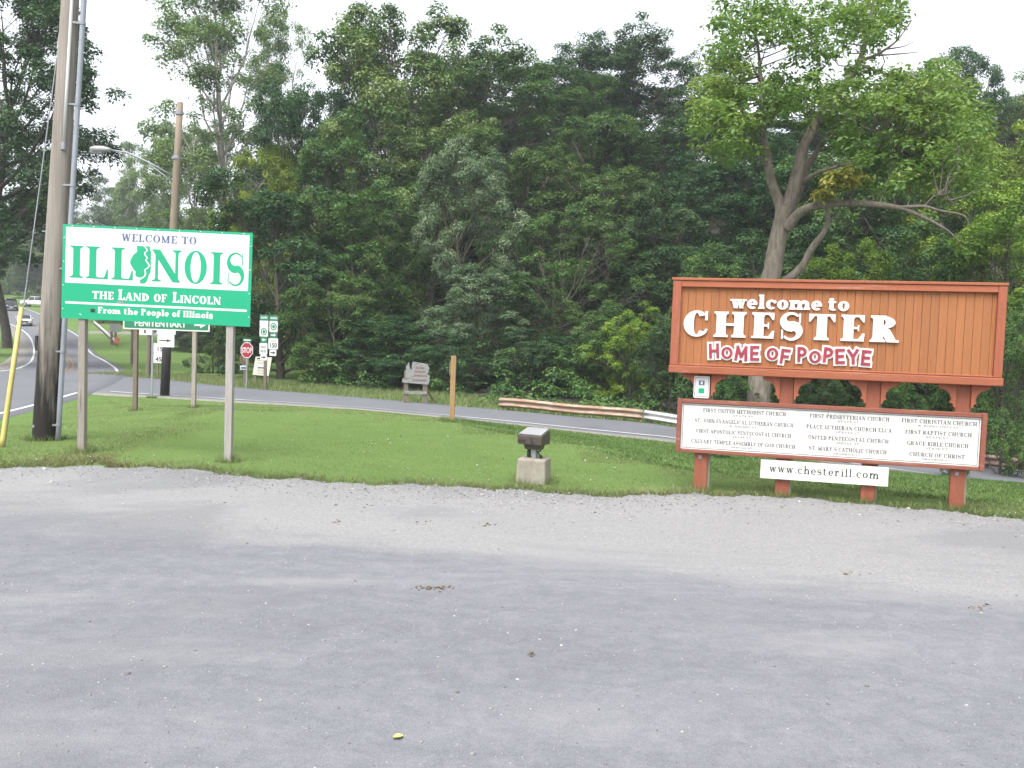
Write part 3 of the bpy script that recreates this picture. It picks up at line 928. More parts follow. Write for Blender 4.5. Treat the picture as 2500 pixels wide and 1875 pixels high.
# church list board
cb = MB().box(-.250, 2.945, -.040, -.0105, .495, 1.035).build('church_board', M['frame_brown'], sgn)
MB().box(-.247, 1.3705, -.046, -.041, .498, 1.032).build('board_panel', M['board_white'], cb)
MB().box(1.3735, 2.942, -.046, -.041, .498, 1.032).build('board_panel', M['board_white'], cb)
MB().box(-.302, -.250, -.075, 0, .455, 1.085).build('frame_stile', M['frame_brown'], cb, bevel=.005)
MB().box(2.945, 2.995, -.075, 0, .455, 1.085).build('frame_stile', M['frame_brown'], cb, bevel=.005)
MB().box(-.249, 2.944, -.072, -.002, 1.036, 1.083).build('frame_rail', M['frame_brown'], cb, bevel=.005)
MB().box(-.249, 2.944, -.072, -.002, .457, .494).build('frame_rail', M['frame_brown'], cb, bevel=.005)
mb = MB()
for q in ((-.232, 2.927, 1.013, 1.018), (-.232, 2.927, .511, .516)): mb.sheet(rect(q[0], q[2], q[1], q[3]), -.0475)
for q in ((-.232, -.227), (2.922, 2.927)): mb.sheet(rect(q[0], .5165, q[1], 1.0125), -.0475)
mb.build('border_line', M['text_dark'], cb)
cols = [(.455, ['FIRST UNITED METHODIST CHURCH', 'ST. JOHN EVANGELICAL LUTHERAN CHURCH', 'FIRST APOSTOLIC PENTECOSTAL CHURCH', 'CALVARY TEMPLE ASSEMBLY OF GOD CHURCH'], [.92, 1.10, 1.06, 1.16], ['STATE ST.', 'W. HOLMES ST.', 'HIGH ST.', 'OPDYKE ST.']),
        (1.595, ['FIRST PRESBYTERIAN CHURCH', 'PEACE LUTHERAN CHURCH ELCA', 'UNITED PENTECOSTAL CHURCH', "ST. MARY'S CATHOLIC CHURCH"], [.84, .90, .85, .82], ['STATE ST.', 'OPDYKE ST.', 'OPDYKE ST.', 'SWANWICK ST.']),
        (2.52, ['FIRST CHRISTIAN CHURCH', 'FIRST BAPTIST CHURCH', 'GRACE BIBLE CHURCH', 'CHURCH OF CHRIST'], [.76, .67, .62, .56], ['W. BUENA VISTA ST.', 'STATE ST.', 'STATE ST.', 'SWANWICK ST.'])]
for cx, names, ws, ads in cols:
    for r_, (nm, w_, ad) in enumerate(zip(names, ws, ads)):
        z = .940 - r_ * .122
        lettering('church_name', nm, cx - w_ / 2, cx + w_ / 2, z, .044, -.0475, M['text_grey'], cb, t=.2, h=.08, sf=.08, gap=.12)
        lettering('street_name', ad, cx - .010 * len(ad) - .03, cx + .010 * len(ad) + .03, z - .038, .022, -.0475, M['text_pale'], cb, t=.18, h=.1, sf=.06, gap=.14)
# web address panel
wp = MB().box(.668, 2.036, -.062, -.030, .216, .430).build('web_address_panel', M['board_white'], sgn)
MB().box(.90, .94, -.028, -.0115, .25, .40).build('mounting_block', M['post_red'], wp)
MB().box(1.82, 1.86, -.028, -.0115, .25, .40).build('mounting_block', M['post_red'], wp)
lettering('web_address', 'www.chesterill.com', .765, 1.935, .295, .088, -.0635, M['text_dark'], wp, t=.13, h=.07, sf=.07, gap=.17)

# small route marker fixed to the first post
rm = empty('route_marker', sgn.matrix_basis @ Vector((-.036, -.0112, 1.10)), sgn.rotation_euler.z, 'small white metal marker with a green square on the left post of the town sign', 'sign')
MB().prism(rrect(-.09, .0, .09, .255, .018), -.032, -.028).build('plate', M['sign_white'], rm)
MB().box(-.018, .018, -.027, 0, .02, .24).build('mount', M['galv'], rm)
mb = MB(); mb.sheet(rrect(-.032, .15, .032, .205, .006), -.0335); mb.build('symbol', M['letter_blue'], rm)
mb = MB(); mb.sheet(rect(-.012, .160, .012, .196), -.0345); mb.build('symbol', M['sign_white'], rm)
mb = MB(); mb.sheet(rrect(-.033, .055, .033, .115, .012), -.0335); mb.build('symbol', M['sign_green'], rm)
mb = MB()
for a in (rect(-.078, .234, .078, .238), rect(-.078, .017, .078, .021)): mb.sheet(a, -.0335)
for a in (rect(-.078, .0215, -.074, .2335), rect(.074, .0215, .078, .2335)): mb.sheet(a, -.0335)
mb.build('border_line', M['text_dark'], rm)

# ------------------------------------------------------------------ the green state welcome sign
isg = empty('state_welcome_sign', (-5.779, 10.9, 0), 0, 'green and white state welcome sign on two wooden posts beside the utility pole', 'sign')
pan = MB().box(0, 2.412, -.012, 0, 0, 1.19).build('panel', M['sign_green'], isg)
pan.location = (0, 0, 1.780)
pan.rotation_euler = (0, .0125, 0)
def ip(name, mb, mat):
    o = mb.build(name, mat, pan)
    return o
mb = MB(); mb.sheet(rect(.042, .452, 2.372, 1.158), -.0135); ip('white_field', mb, M['white_sheet'])
mb = MB(); mb.sheet(rrect(.048, .188, 2.368, .216, .013), -.0135); ip('white_rule', mb, M['white_sheet'])
lettering('lettering', 'WELCOME TO', .750, 1.700, 1.010, .094, -.0150, M['letter_blue'], pan, t=.2, h=.07, sf=.08, gap=.13, space=.42)
Kz = .0011535
def big(ch, a, b):
    lettering('lettering', ch, .042 + (a - 80) * Kz, .042 + (b - 80) * Kz, .520, .405, -.0150, M['sign_green'], pan, t=.20, h=.045, sf=.085)
for ch, a, b in (('I', 131, 275), ('L', 310, 552), ('L', 590, 826), ('N', 1038, 1358), ('O', 1394, 1640), ('I', 1682, 1816), ('S', 1858, 2056)): big(ch, a, b)
# the map: west half and the strip east of the wavy white river
mz = lambda x_, y_: (.042 + (x_ - 80) * Kz, 1.158 - (y_ - 60 - (x_ - 95) * .0515) * Kz)
west = [(862, 272), (935, 276), (958, 300), (972, 322), (945, 345), (948, 375), (975, 405), (955, 430), (978, 460), (1000, 490), (978, 515), (948, 535), (958, 575), (948, 605), (915, 622), (870, 612), (852, 590), (858, 555), (835, 535), (815, 500), (797, 470), (792, 440), (808, 405), (826, 370), (868, 335)]
east = [(952, 276), (1005, 280), (1012, 320), (1022, 340), (1022, 560), (1000, 600), (985, 660), (960, 685), (912, 688), (905, 645), (938, 630), (965, 608), (976, 575), (962, 540), (992, 522), (1014, 492), (995, 458), (972, 430), (990, 405), (964, 372), (960, 348), (988, 322), (974, 298)]
def tri_sheet(pts, y):
    from mathutils.geometry import tessellate_polygon
    v = [Vector((a, b, 0)) for a, b in pts]
    mb = MB()
    mb.add([(a, y, b) for a, b in pts], [tuple(t) for t in tessellate_polygon([v])])
    return mb
ip('state_map', tri_sheet([mz(*p) for p in west], -.0150), M['sign_green'])
ip('state_map', tri_sheet([mz(*p) for p in east], -.0150), M['sign_green'])
def caps(words, base, y, mat):
    for w_, x0, x1, cap in words: lettering('lettering', w_, x0, x1, base, cap, y, mat, pan, t=.27, h=.10, sf=.07, gap=.09)
caps([('THE', .392, .665, .100), ('L', .722, .812, .135), ('AND', .812, 1.115, .100), ('OF', 1.178, 1.345, .100), ('L', 1.416, 1.505, .135), ('INCOLN', 1.512, 2.030, .100)], .262, -.0135, M['white_sheet'])
lettering('lettering', 'From the People of Illinois', .470, 1.935, .082, .083, -.0135, M['white_sheet'], pan, t=.27, h=.15, sf=.06, gap=.08, space=.42)
mb = MB(); mb.sheet(rect(.375, .088, .432, .135), -.0140); ip('sticker', mb, M['black'])
mb = MB(); mb.sheet([(.232, .058), (.262, .046), (.266, .054), (.245, .062), (.240, .074)], -.0140); ip('paint_scrap', mb, M['white_sheet'])
mb = MB(); mb.sheet(rect(.712, .226, .800, .244), -.0160); ip('sticker', mb, M['alum_back'])
riv = MB().tube([(0, 0, 0), (0, -.006, 0)], [.0085, .006], 8).mesh('rivet')
riv.materials.append(M['white_sheet'])
for q in range(9):
    o = link('rivet', riv, None, pan); o.location = (.12 + q * .272, -.012, 1.173)
for q in range(4):
    for xx in (.02, 2.392):
        o = link('rivet', riv, None, pan); o.location = (xx, -.012, .12 + q * .30)
for xx, mm, w_ in ((.255, 'grey_wood', .044), (2.148, 'light_post', .046)):
    MB().box(xx - w_, xx + w_, .002, .002 + 2 * w_, -.5, 2.80).build('post', M[mm], isg, bevel=.006)

# ------------------------------------------------------------------ utility pole by the state sign, its conduit and guy
base = hit(110, 1073)
up_o = empty('utility_pole', (base[0], base[1], Tz(base[0], base[1])), 0, 'tall weathered utility pole with a dark tarred foot, left of the state sign', 'utility pole')
top_w = at(172, -10, base[1])
lean = (top_w[0] - base[0]) / (top_w[2] - base[2])
HP = 8.6
def on_pole(z): return Vector((lean * z, 0, z))
zs = [-.6, 0, .6, 1.5, 3, 4.5, 6, 7.2, HP]
MB().tube([on_pole(z) for z in zs], [.172, .168, .163, .154, .140, .126, .112, .102, .094], 20).build('shaft', M['pole'], up_o, smooth=True)
cd = lambda z: on_pole(z) + Vector((.172 - .004 * z + .035 + .006 * max(0, z - 1), -.045, 0))
MB().tube([cd(z) for z in np.linspace(-.3, HP - .1, 12)], .036, 12).build('conduit', M['conduit'], up_o, smooth=True)
for z in (.22, 1.25, 2.4, 3.55, 4.65, 5.75, 6.9):
    c_ = cd(z)
    MB().tube([c_ + Vector((0, 0, -.018)), c_ + Vector((0, 0, .018))], .043, 12).add([(on_pole(z).x + .02, -.10, z - .012), (c_.x, -.085, z - .012), (c_.x, -.085, z + .012), (on_pole(z).x + .02, -.10, z + .012)], [(0, 1, 2, 3)]).tube([on_pole(z), c_], .014, 6).build('conduit_strap', M['galv'], up_o)
rz = lambda z: on_pole(z) + Vector((.088 - .007 * (z - 4), -.12 + .013 * (z - 4), 0))
MB().tube([rz(z) for z in (4.10, 5, 6.2, 7.4, HP - .2)], .021, 10).build('white_riser', M['sign_white'], up_o, smooth=True)
MB().tube([rz(4.02), rz(4.12)], .030, 10).build('riser_boot', M['galv'], up_o)
for z in (4.03, 6.55, 2.9):
    MB().tube([on_pole(z), on_pole(z) + Vector((-.19, -.03, .01))], .010, 6).build('step_bolt', M['galv'], up_o)
MB().box(lean * 1.35 - .185, lean * 1.35 - .150, -.06, .04, 1.25, 1.46).build('meter_tag', M['black'], up_o)
mb = MB(); mb.sheet(ellip(-.085, .20, .017, .022, 10), -.148); mb.build('pole_tag', M['galv'], up_o)
gb = hit(4, 1092)
gy_o = empty('guy_wire', (gb[0], gb[1], Tz(gb[0], gb[1])), 0, 'slanting guy wire in a long yellow plastic guard, far left of the lot', 'guy wire')
gtop = Vector(at(137, 76, base[1])) - Vector(gy_o.location)
gtop.x = (base[0] + lean * (gtop.z + gb[2] - base[2])) - .11 - gb[0]
gtop.y = base[1] - gb[1]
MB().tube([Vector((0, 0, -.3)), gtop], .0075, 6).build('wire', M['galv'], gy_o)
gl_ = 1.86 / gtop.length
MB().tube([gtop * .002, gtop * gl_ * .06, gtop * gl_ * .5, gtop * gl_], [.032, .032, .029, .025], 10).build('guard', M['yellow'], gy_o, smooth=True)
MB().tube([gtop * .955, gtop], .018, 8).build('clamp', M['galv'], gy_o)

# ------------------------------------------------------------------ street-light pole across the lawn
b2 = hit(401, 969)
lp = empty('street_light_pole', (b2[0], b2[1], Tz(b2[0], b2[1])), 0, 'wooden pole with a street light arm reaching left, behind the state sign', 'street light')
t2 = Vector(at(440, 250, b2[1])) - Vector(lp.location)
MB().tube([Vector((0, 0, -.5)), t2 * .12, t2 * .2315], [.165, .16, .155], 14).build('tarred_foot', M['tar'], lp, smooth=True)
MB().tube([t2 * .2325, t2 * .5, t2 * .8, t2], [.148, .138, .122, .108], 14).build('shaft', M['pole_plain'], lp, smooth=True)
def lpt(px, py, dy=0): return Vector(at(px, py, b2[1] + dy)) - Vector(lp.location)
a0, a1, a2, a3 = lpt(420, 428), lpt(362, 396), lpt(312, 373), lpt(268, 366)
MB().tube([a0, a1, a2, a3], .032, 8).build('lamp_arm', M['galv'], lp, smooth=True)
MB().tube([lpt(418, 440), lpt(395, 424), lpt(362, 399)], .02, 8).build('arm_brace', M['galv'], lp, smooth=True)
h0, h1 = lpt(272, 366), lpt(219, 364)
hd = MB()
hp = [h0 + (h1 - h0) * t for t in (0, .15, .4, .75, .95, 1)]
hd.tube(hp, [.05, .09, .13, .13, .09, .03], 12)
hd = hd.build('lamp_head', M['alum_back'], lp, smooth=True)
MB().tube([hp[2] + Vector((0, 0, -.09)), hp[4] + Vector((0, 0, -.09))], [.085, .075], 10).build('lamp_lens', M['bronze_top'], hd)
MB().tube([lpt(438, 272), lpt(438, 280)], .14, 10).build('pole_band', M['galv'], lp)
MB().tube([lpt(430, 381), lpt(431, 389)], .15, 10).build('pole_band', M['galv'], lp)
# span wire to the right, ending on a short pole out of the picture
ep = Vector((24, 38, Tz(24, 38)))
w0, w1 = Vector(lp.location) + lpt(444, 276), Vector((24, 38, 3.6))
tp = [w0.lerp(w1, t) - Vector((0, 0, .55 * 4 * t * (1 - t))) for t in np.linspace(0, 1, 30)]
tag(MB().tube(tp, .014, 5).build('span_wire', M['black'], None), 'thin dark wire running from the street-light pole across the wood', 'wire')
so = empty('service_pole', ep, 0, 'short wooden service pole beyond the right end of the town sign', 'utility pole')
MB().tube([(0, 0, -.5), (0, 0, 5.5)], [.13, .10], 12).build('shaft', M['pole_plain'], so, smooth=True)

# ------------------------------------------------------------------ road signs
def panel(name, x0, z0, x1, z1, y, mat, parent, r=.02):
    return MB().prism(rrect(x0, z0, x1, z1, min(r, (x1 - x0) / 3)), y, y + .004).build(name, mat, parent)
def place(px, py, name, label, cat='sign', rz=0.0, group=None):
    p = hit(px, py)
    return empty(name, (p[0], p[1], Tz(p[0], p[1])), rz, label, cat, group), p[1] / F_PX
# large green direction sign half hidden behind the state sign
yy = 20.0
p1, p2 = at(328, 1006, yy), at(471, 1014, yy)
ds = empty('direction_sign', (p1[0], yy, Tz(p1[0], yy)), 0, 'green direction sign reading PENITENTIARY with an arrow, half hidden by the state sign', 'sign')
k = yy / F_PX
sx0, sz = float(at(301, 800, yy)[0] - p1[0]), float(at(301, 803, yy)[2] - ds.location.z)
sw = 211 * k
dp = MB().box(sx0, sx0 + sw, -.012, -.004, sz, sz + .56).build('panel', M['sign_white'], ds)
mb = MB(); mb.sheet(rrect(sx0 + .03, sz + .03, sx0 + sw - .03, sz + .53, .03), -.0135); mb.build('green_field', M['dull_green'], dp)
sans('lettering', 'PENITENTIARY', sx0 + sw * .43, sz + .085, .20, -.0150, M['sign_white'], dp, .006, width=1.22)
arrow(sx0 + sw - .36, sx0 + sw - .09, sz + .155, .05, .13, -.0150).build('arrow', M['sign_white'], dp)
for q, pp in enumerate((p1, p2)):
    xx = pp[0] - p1[0]
    MB().box(xx - .045, xx + .045, -.002, .088, -.5, 2.25).build('post', M['grey_wood'] if q else M['old_post'], ds)
# arrow markers on a steel post by the near road edge
am, k = place(370, 972, 'arrow_marker', 'pair of white route plates on a thin post, one with a black arrow pointing right')
X = lambda px: float((px - 370) * k)
Zf = lambda py: float((972 - py) * k)
MB().box(-.03, .03, 0, .04, -.4, 2.75).build('post', M['galv'], am)
panel('plate', X(338), Zf(818), X(369), Zf(786), -.008, M['sign_white'], am, .03)
mb = MB(); mb.sheet(rect(X(350), Zf(814), X(354), Zf(797)), -.0095); mb.build('numeral', M['black'], am)
panel('plate', X(381), Zf(815.5), X(427), Zf(775), -.008, M['sign_white'], am, .03)
panel('plate', X(383), Zf(846), X(424), Zf(816), -.010, M['sign_white'], am, .03)
arrow(X(387), X(417), Zf(830), .035, .16, -.0115).build('arrow', M['black'], am)
MB().box(X(338), X(427), -.004, -.001, Zf(806), Zf(803)).build('crossbar', M['galv'], am)
# speed plates across the junction
sp, k = place(384, 922, 'speed_sign', 'white speed plates reading 15 and 45 on a post across the junction')
X = lambda px: float((px - 384) * k)
Zf = lambda py: float((922 - py) * k)
MB().box(-.04, .04, 0, .05, -.4, Zf(850)).build('post', M['old_post'], sp)
panel('plate', X(374), Zf(886), X(398), Zf(862), -.006, M['sign_white'], sp, .03)
panel('plate', X(374), Zf(861), X(400), Zf(838), -.006, M['sign_white'], sp, .03)
sans('lettering', '45', X(387), Zf(882), 12 * k * 1.3, -.0075, M['black'], sp, .006)
sans('lettering', '15', X(389), Zf(857), 12 * k * 1.3, -.0075, M['black'], sp, .006)
# dark posts along the verge
for px, py, top, nm in ((361, 919, 820, 'dark timber post across the junction, left of the speed plates'), (321, 889, 806, 'thin dark post on the grass verge left of the direction sign')):
    o, k = place(px, py, 'verge_post', nm, 'post')
    h_ = (py - top) * k
    MB().tube([(0, 0, -.4), (.04, 0, h_ * .6), (.05, 0, h_)], [.13, .12, .11], 10).build('shaft', M['old_post'], o)
    MB().tube([(.05, 0, h_), (.05, 0, h_ + .05)], [.13, .10], 10).build('cap', M['tar'], o)
# STOP sign
st, k = place(601, 948, 'stop_sign', 'red STOP sign with a green street-name blade on a thin post', rz=math.radians(12))
X = lambda px: float((px - 603) * k)
Zf = lambda py: float((948 - py) * k)
MB().box(-.035, .035, 0, .05, -.4, Zf(828)).build('post', M['galv'], st)
def octagon(cx, cz, r, sx=1.0): return [(cx + sx * r * math.cos(math.radians(22.5 + 45 * q)), cz + r * math.sin(math.radians(22.5 + 45 * q))) for q in range(8)]
cz, r = Zf(854.5), 20.5 * k
pl = MB().prism(octagon(0, cz, r, .76), -.012, -.006).build('plate', M['sign_white'], st)
mb = MB(); mb.sheet(octagon(0, cz, r * .90, .75), -.0135); mb.build('red_field', M['sign_red'], pl)
sans('lettering', 'STOP', 0, cz - r * .32, r * .9, -.0150, M['sign_white'], pl, .008, width=r * 1.18)
bl = panel('street_name_blade', -10 * k, Zf(834), 11 * k, Zf(826.5), -.006, M['dull_green'], st, .01)
MB().box(-8 * k, 8 * k, -.0075, -.0065, Zf(832), Zf(828.5)).build('lettering', M['sign_white'], bl)
# route assembly right of it
ra, k = place(646, 951, 'route_assembly', 'two columns of green and white route plates on one post, one numbered 150')
X = lambda px: float((px - 646) * k)
Zf = lambda py: float((951 - py) * k)
MB().box(-.06, .06, 0, .09, -.4, Zf(770)).build('post', M['old_post'], ra)
MB().box(X(633), X(674), -.003, -.0005, Zf(800), Zf(797)).build('crossbar', M['galv'], ra)
def green_cap(x0, x1, z0, z1, t):
    p = panel('direction_cap', X(x0), Zf(z1), X(x1), Zf(z0), -.010, M['dull_green'], ra, .02)
    sans('lettering', t, (X(x0) + X(x1)) / 2, Zf(z1 - 4), 7 * k, -.0115, M['sign_white'], p, .004, width=(x1 - x0 - 5) * k)
def emblem(x0, x1, z0, z1):
    p = panel('route_plate', X(x0), Zf(z1), X(x1), Zf(z0), -.010, M['sign_white'], ra, .03)
    cx, czz = (X(x0) + X(x1)) / 2, (Zf(z0) + Zf(z1)) / 2
    mb = MB()
    for q in ringp(cx, czz, 7.5 * k, 9 * k, 0, 360, 2.4 * k, 2.4 * k, 18): mb.sheet(q, -.0115)
    mb.build('emblem_ring', M['dull_green'], p)
    mb = MB(); mb.sheet(ellip(cx, czz, 3.6 * k, 4.4 * k, 12), -.0115); mb.build('emblem_centre', M['dull_green'], p)
def arrow_plate(x0, x1, z0, z1, mat, am_, right):
    p = panel('arrow_plate', X(x0), Zf(z1), X(x1), Zf(z0), -.010, mat, ra, .02)
    arrow(X(x0) + 2.5 * k, X(x1) - 2.5 * k, (Zf(z0) + Zf(z1)) / 2, 2.6 * k, 5.5 * k, -.0115, right).build('arrow', am_, p)
green_cap(631, 652, 768.5, 782, 'SOUTH'); green_cap(654.5, 676, 769.5, 782.5, 'NORTH')
p = panel('route_plate', X(631), Zf(797.5), X(652), Zf(782.8), -.010, M['sign_white'], ra, .02)
emblem(631, 652, 798, 821.5); emblem(655, 675, 783, 810)
arrow_plate(633.5, 649.5, 822, 837, M['dull_green'], M['sign_white'], False)
arrow_plate(656, 674, 810.6, 824, M['dull_green'], M['sign_white'], True)
p = panel('route_plate', X(631.5), Zf(864), X(651), Zf(837.6), -.010, M['sign_white'], ra, .02)
sans('lettering', 'RED', (X(631.5) + X(651)) / 2, Zf(850), 8 * k, -.0115, M['text_dark'], p, .002, width=11 * k)
sans('lettering', 'BUD', (X(631.5) + X(651)) / 2, Zf(860), 8 * k, -.0115, M['text_dark'], p, .002, width=13 * k)
arrow_plate(634, 650, 864.6, 880, M['sign_white'], M['black'], True)
p = panel('route_plate', X(653), Zf(851.5), X(676.5), Zf(825), -.010, M['sign_white'], ra, .02)
sans('lettering', '150', (X(653) + X(676.5)) / 2, Zf(847.5), 15.5 * k, -.0115, M['black'], p, .006, width=16 * k)
sans('lettering', 'ILLINOIS', (X(653) + X(676.5)) / 2, Zf(833), 4.5 * k, -.0115, M['text_dark'], p, width=14 * k)
arrow_plate(656, 673, 852.5, 868, M['sign_white'], M['black'], True)
# leaning white notice board behind
nb, k = place(635, 938, 'notice_board', 'leaning white notice board with a dark bar, behind the route plates')
X = lambda px: float((px - 635) * k)
Zf = lambda py: float((938 - py) * k)
pl = MB().prism([(X(612), Zf(916)), (X(652), Zf(918)), (X(659), Zf(872)), (X(619), Zf(871))], .25, .28).build('panel', M['cream'], nb)
MB().prism([(X(624), Zf(900)), (X(646), Zf(900)), (X(646.5), Zf(896.5)), (X(624.5), Zf(896.5))], .244, .2495).build('dark_bar', M['letter_blue'], pl)
mb = MB()
for q in (880, 884, 888, 904, 908, 912): mb.sheet(rect(X(622), Zf(q + 1), X(648), Zf(q)), .2485)
mb.build('lettering', M['text_pale'], pl)
mb = MB(); mb.sheet(rect(X(622), Zf(877.5), X(630), Zf(874)), .2480); mb.build('lettering', M['text_dark'], pl)
for px in (618, 650): MB().box(X(px) - .05, X(px) + .05, .282, .36, -.5, Zf(890)).build('post', M['old_post'], nb)
# round club emblem on a dark post
ce, k = place(590, 944, 'club_emblem', 'round brass-coloured club emblem above a small blue plate, left of the stop sign')
X = lambda px: float((px - 590) * k)
Zf = lambda py: float((944 - py) * k)
M['brass'] = paint('brass', (.20, .15, .075), .6, .25, 6)
M['brass_dark'] = paint('brass_dark', (.09, .075, .05), .6, .25, 6)
pl = MB().prism(ellip(0, Zf(878), 11.5 * k, 13 * k), .30, .33).build('disc', M['brass_dark'], ce)
mb = MB()
for q in ringp(0, Zf(878), 11.4 * k, 12.9 * k, 0, 360, 2.4 * k, 2.4 * k, 20): mb.sheet(q, .2975)
mb.build('rim', M['brass'], pl)
mb = MB(); mb.sheet(ellip(0, Zf(878), 4 * k, 5 * k, 10), .2975); mb.build('boss', M['brass'], pl)
panel('plate', X(580), Zf(903), X(597), Zf(893), .30, M['sign_white'], ce, .02)
mb = MB(); mb.sheet(rect(X(582), Zf(901.5), X(595), Zf(896)), .2985); mb.build('lettering', M['letter_blue'], ce)
MB().box(-.05, .05, .335, .42, -.5, Zf(868)).build('post', M['old_post'], ce)
# ragged weathered wooden sign
wsn, k = place(1014, 987, 'weathered_sign', 'ragged grey wooden sign with a jagged outline on two posts across the side road', rz=math.radians(6))
X = lambda px: float((px - 1014) * k)
Zf = lambda py: float((987 - py) * k)
outl = [(980, 934), (982, 923), (988, 926), (989, 893), (996, 884), (998, 900), (1003, 902), (1003, 886), (1006, 883), (1040, 887), (1046, 897), (1043, 908), (1040, 912), (1046, 914), (1047, 928), (1044, 938)]
from mathutils.geometry import tessellate_polygon
pts = [(X(a), Zf(b)) for a, b in outl]
vv = [Vector((a, b, 0)) for a, b in pts]
n = len(pts)
mb = MB()
tri = [tuple(t) for t in tessellate_polygon([vv])]
mb.add([(a, -.05, b) for a, b in pts] + [(a, .0, b) for a, b in pts], tri + [tuple(i + n for i in t[::-1]) for t in tri] + [(i, (i + 1) % n, (i + 1) % n + n, i + n) for i in range(n)])
pl = mb.build('panel', M['old_wood'], wsn)
M['faded_red'] = paint('faded_red', (.20, .11, .095), .8, .35, 9)
for a0_, a1_, b_, t_ in ((1012, 1036, 898, 'faded'), (1010, 1038, 907, 'faded'), (1008, 1040, 917, 'faded'), (1005, 1040, 928, 'faded')):
    mb = MB()
    q = a0_
    while q < a1_ - 2:
        w_ = random.uniform(1.5, 3.5)
        mb.sheet(rect(X(q), Zf(b_ + 2.6), X(q + w_), Zf(b_ - 2.6)), -.0515)
        q += w_ + 1.2
    mb.build('faded_lettering', M['faded_red'], pl)
for q in (990, 1037): MB().box(X(q) - .085, X(q) + .085, .002, .14, -.5, Zf(905)).build('post', M['old_post'], wsn)
MB().box(X(986), X(1041), -.04, .0, Zf(962), Zf(955)).build('rail', M['old_wood'], wsn)
MB().tube([Vector((X(1040), .10, Zf(948))), Vector((X(1062), .5, Zf(985)))], .04, 6).build('brace', M['old_post'], wsn)
# tan timber post on the lawn
tpst, k = place(1103, 1026, 'timber_post', 'fresh tan timber post standing alone on the lawn near the side road', 'post')
h_ = (1026 - 868) * k
MB().box(-.055, .055, -.05, .05, -.4, h_).build('shaft', M['tan_post'], tpst, bevel=.008)
MB().box(-.085, -.057, -.045, .045, h_ - .42, h_ - .12).build('side_plate', M['old_post'], tpst)

# ------------------------------------------------------------------ guardrails
def guardrail(name, A, B_, n, rail_z, hgt, mat, label, face, posts=True, wob=0.0):
    A, B_ = Vector(A), Vector(B_)
    o = empty(name, (A.x, A.y, Tz(A.x, A.y)), 0, label, 'guardrail', None)
    d = (B_ - A); L_ = d.length; d.normalize()
    nrm = Vector((d.y, -d.x, 0)) * face
    prof = [(0, 0), (.05, .08), (.05, .17), (0, .27), (0, .36), (.0, .42), (.05, .52), (.05, .62), (.05, .84), (.0, .96), (0, 1)]
    prof = [(.0, 0), (.035, .10), (.085, .17), (.085, .28), (.035, .38), (.0, .5), (.035, .62), (.085, .72), (.085, .83), (.035, .90), (0, 1)]
    V, Fc = [], []
    for i in range(n + 1):
        t = i / n
        c = A + d * L_ * t
        z0 = Tz(c.x, c.y) - o.location.z + rail_z + wob * math.sin(t * 9) * .5
        for (a, b) in prof:
            q = c - Vector(o.location)
            V.append((q.x + nrm.x * a, q.y + nrm.y * a, z0 + b * hgt))
    m_ = len(prof)
    for i in range(n):
        for j in range(m_ - 1): Fc.append((i * m_ + j, (i + 1) * m_ + j, (i + 1) * m_ + j + 1, i * m_ + j + 1))
    rb = MB().add(V, Fc).build('rail_beam', mat, o, smooth=True)
    sm = rb.modifiers.new('thickness', 'SOLIDIFY'); sm.thickness = .006
    if posts:
        for i in range(int(L_ / 1.9) + 1):
            c = A + d * min(L_ - .1, .15 + i * 1.9) - nrm * .10 - Vector(o.location)
            zt = Tz(c.x + o.location.x, c.y + o.location.y) - o.location.z
            MB().box(c.x - .07, c.x + .07, c.y - .07, c.y + .07, zt - .5, zt + rail_z + hgt * .95).build('post', M['old_post'], o)
    return o
fp = [hit(1211, 1003), hit(1568, 1036), hit(1660, 1046)]
off = np.array([.1, .55, 0])
ga, gbp, gc = fp[0] + off, fp[1] + off, Vector((8.4, 25.9, 0))
guardrail('guardrail', (ga[0], ga[1], 0), (gbp[0], gbp[1], 0), 24, .10, .34, M['rust_rail'], 'long rusty guardrail beam along the far edge of the side road', 1, wob=.03)
guardrail('guardrail', (gbp[0] + .05, gbp[1], 0), (gc.x, gc.y, 0), 16, .12, .33, M['zinc_rail'], 'short pale metal guardrail section right of the rusty one', 1)
guardrail('guardrail', (8.6, 26.4, 0), (25, 24.0, 0), 24, .12, .34, M['rust_rail'], 'rusty brown guardrail glimpsed under the church board', 1, wob=.03)
ra0, ra1 = hit(212, 800), hit(283, 846)
guardrail('guardrail', (ra0[0] - 2, ra0[1] + 6, 0), (ra1[0], ra1[1], 0), 12, .35, .33, M['white_rail'], 'white guardrail slanting down the grass verge to an orange end marker', 1)
em = empty('end_marker', (ra1[0] + .25, ra1[1] - .3, Tz(ra1[0] + .25, ra1[1] - .3)), 0, 'small orange marker at the end of the white guardrail', 'marker')
MB().box(-.03, .03, .0, .05, -.3, .5).build('post', M['old_post'], em)
MB().prism(rrect(-.28, .35, .28, 1.0, .05), -.012, -.002).build('plate', M['orange_paint'], em)
gl0, gl1 = hit(2, 800), hit(20, 822)
guardrail('guardrail', (-77, 120, 0), (-62.5, 98, 0), 8, .35, .35, M['old_post'], 'dark guardrail on the left side of the hill road', -1)
# grey board seen from behind on two posts
bb, k = place(279, 842, 'sign_back', 'grey back of a sign on two posts by the white guardrail')
X = lambda px: float((px - 279) * k)
MB().box(X(268), X(294), -.02, .0, float((842 - 811) * k), float((842 - 790) * k)).build('panel', M['alum_back'], bb)
for px in (271, 281): MB().box(X(px) - .1, X(px) + .1, .005, .15, -.4, (842 - 800) * k).build('post', M['old_post'], bb)

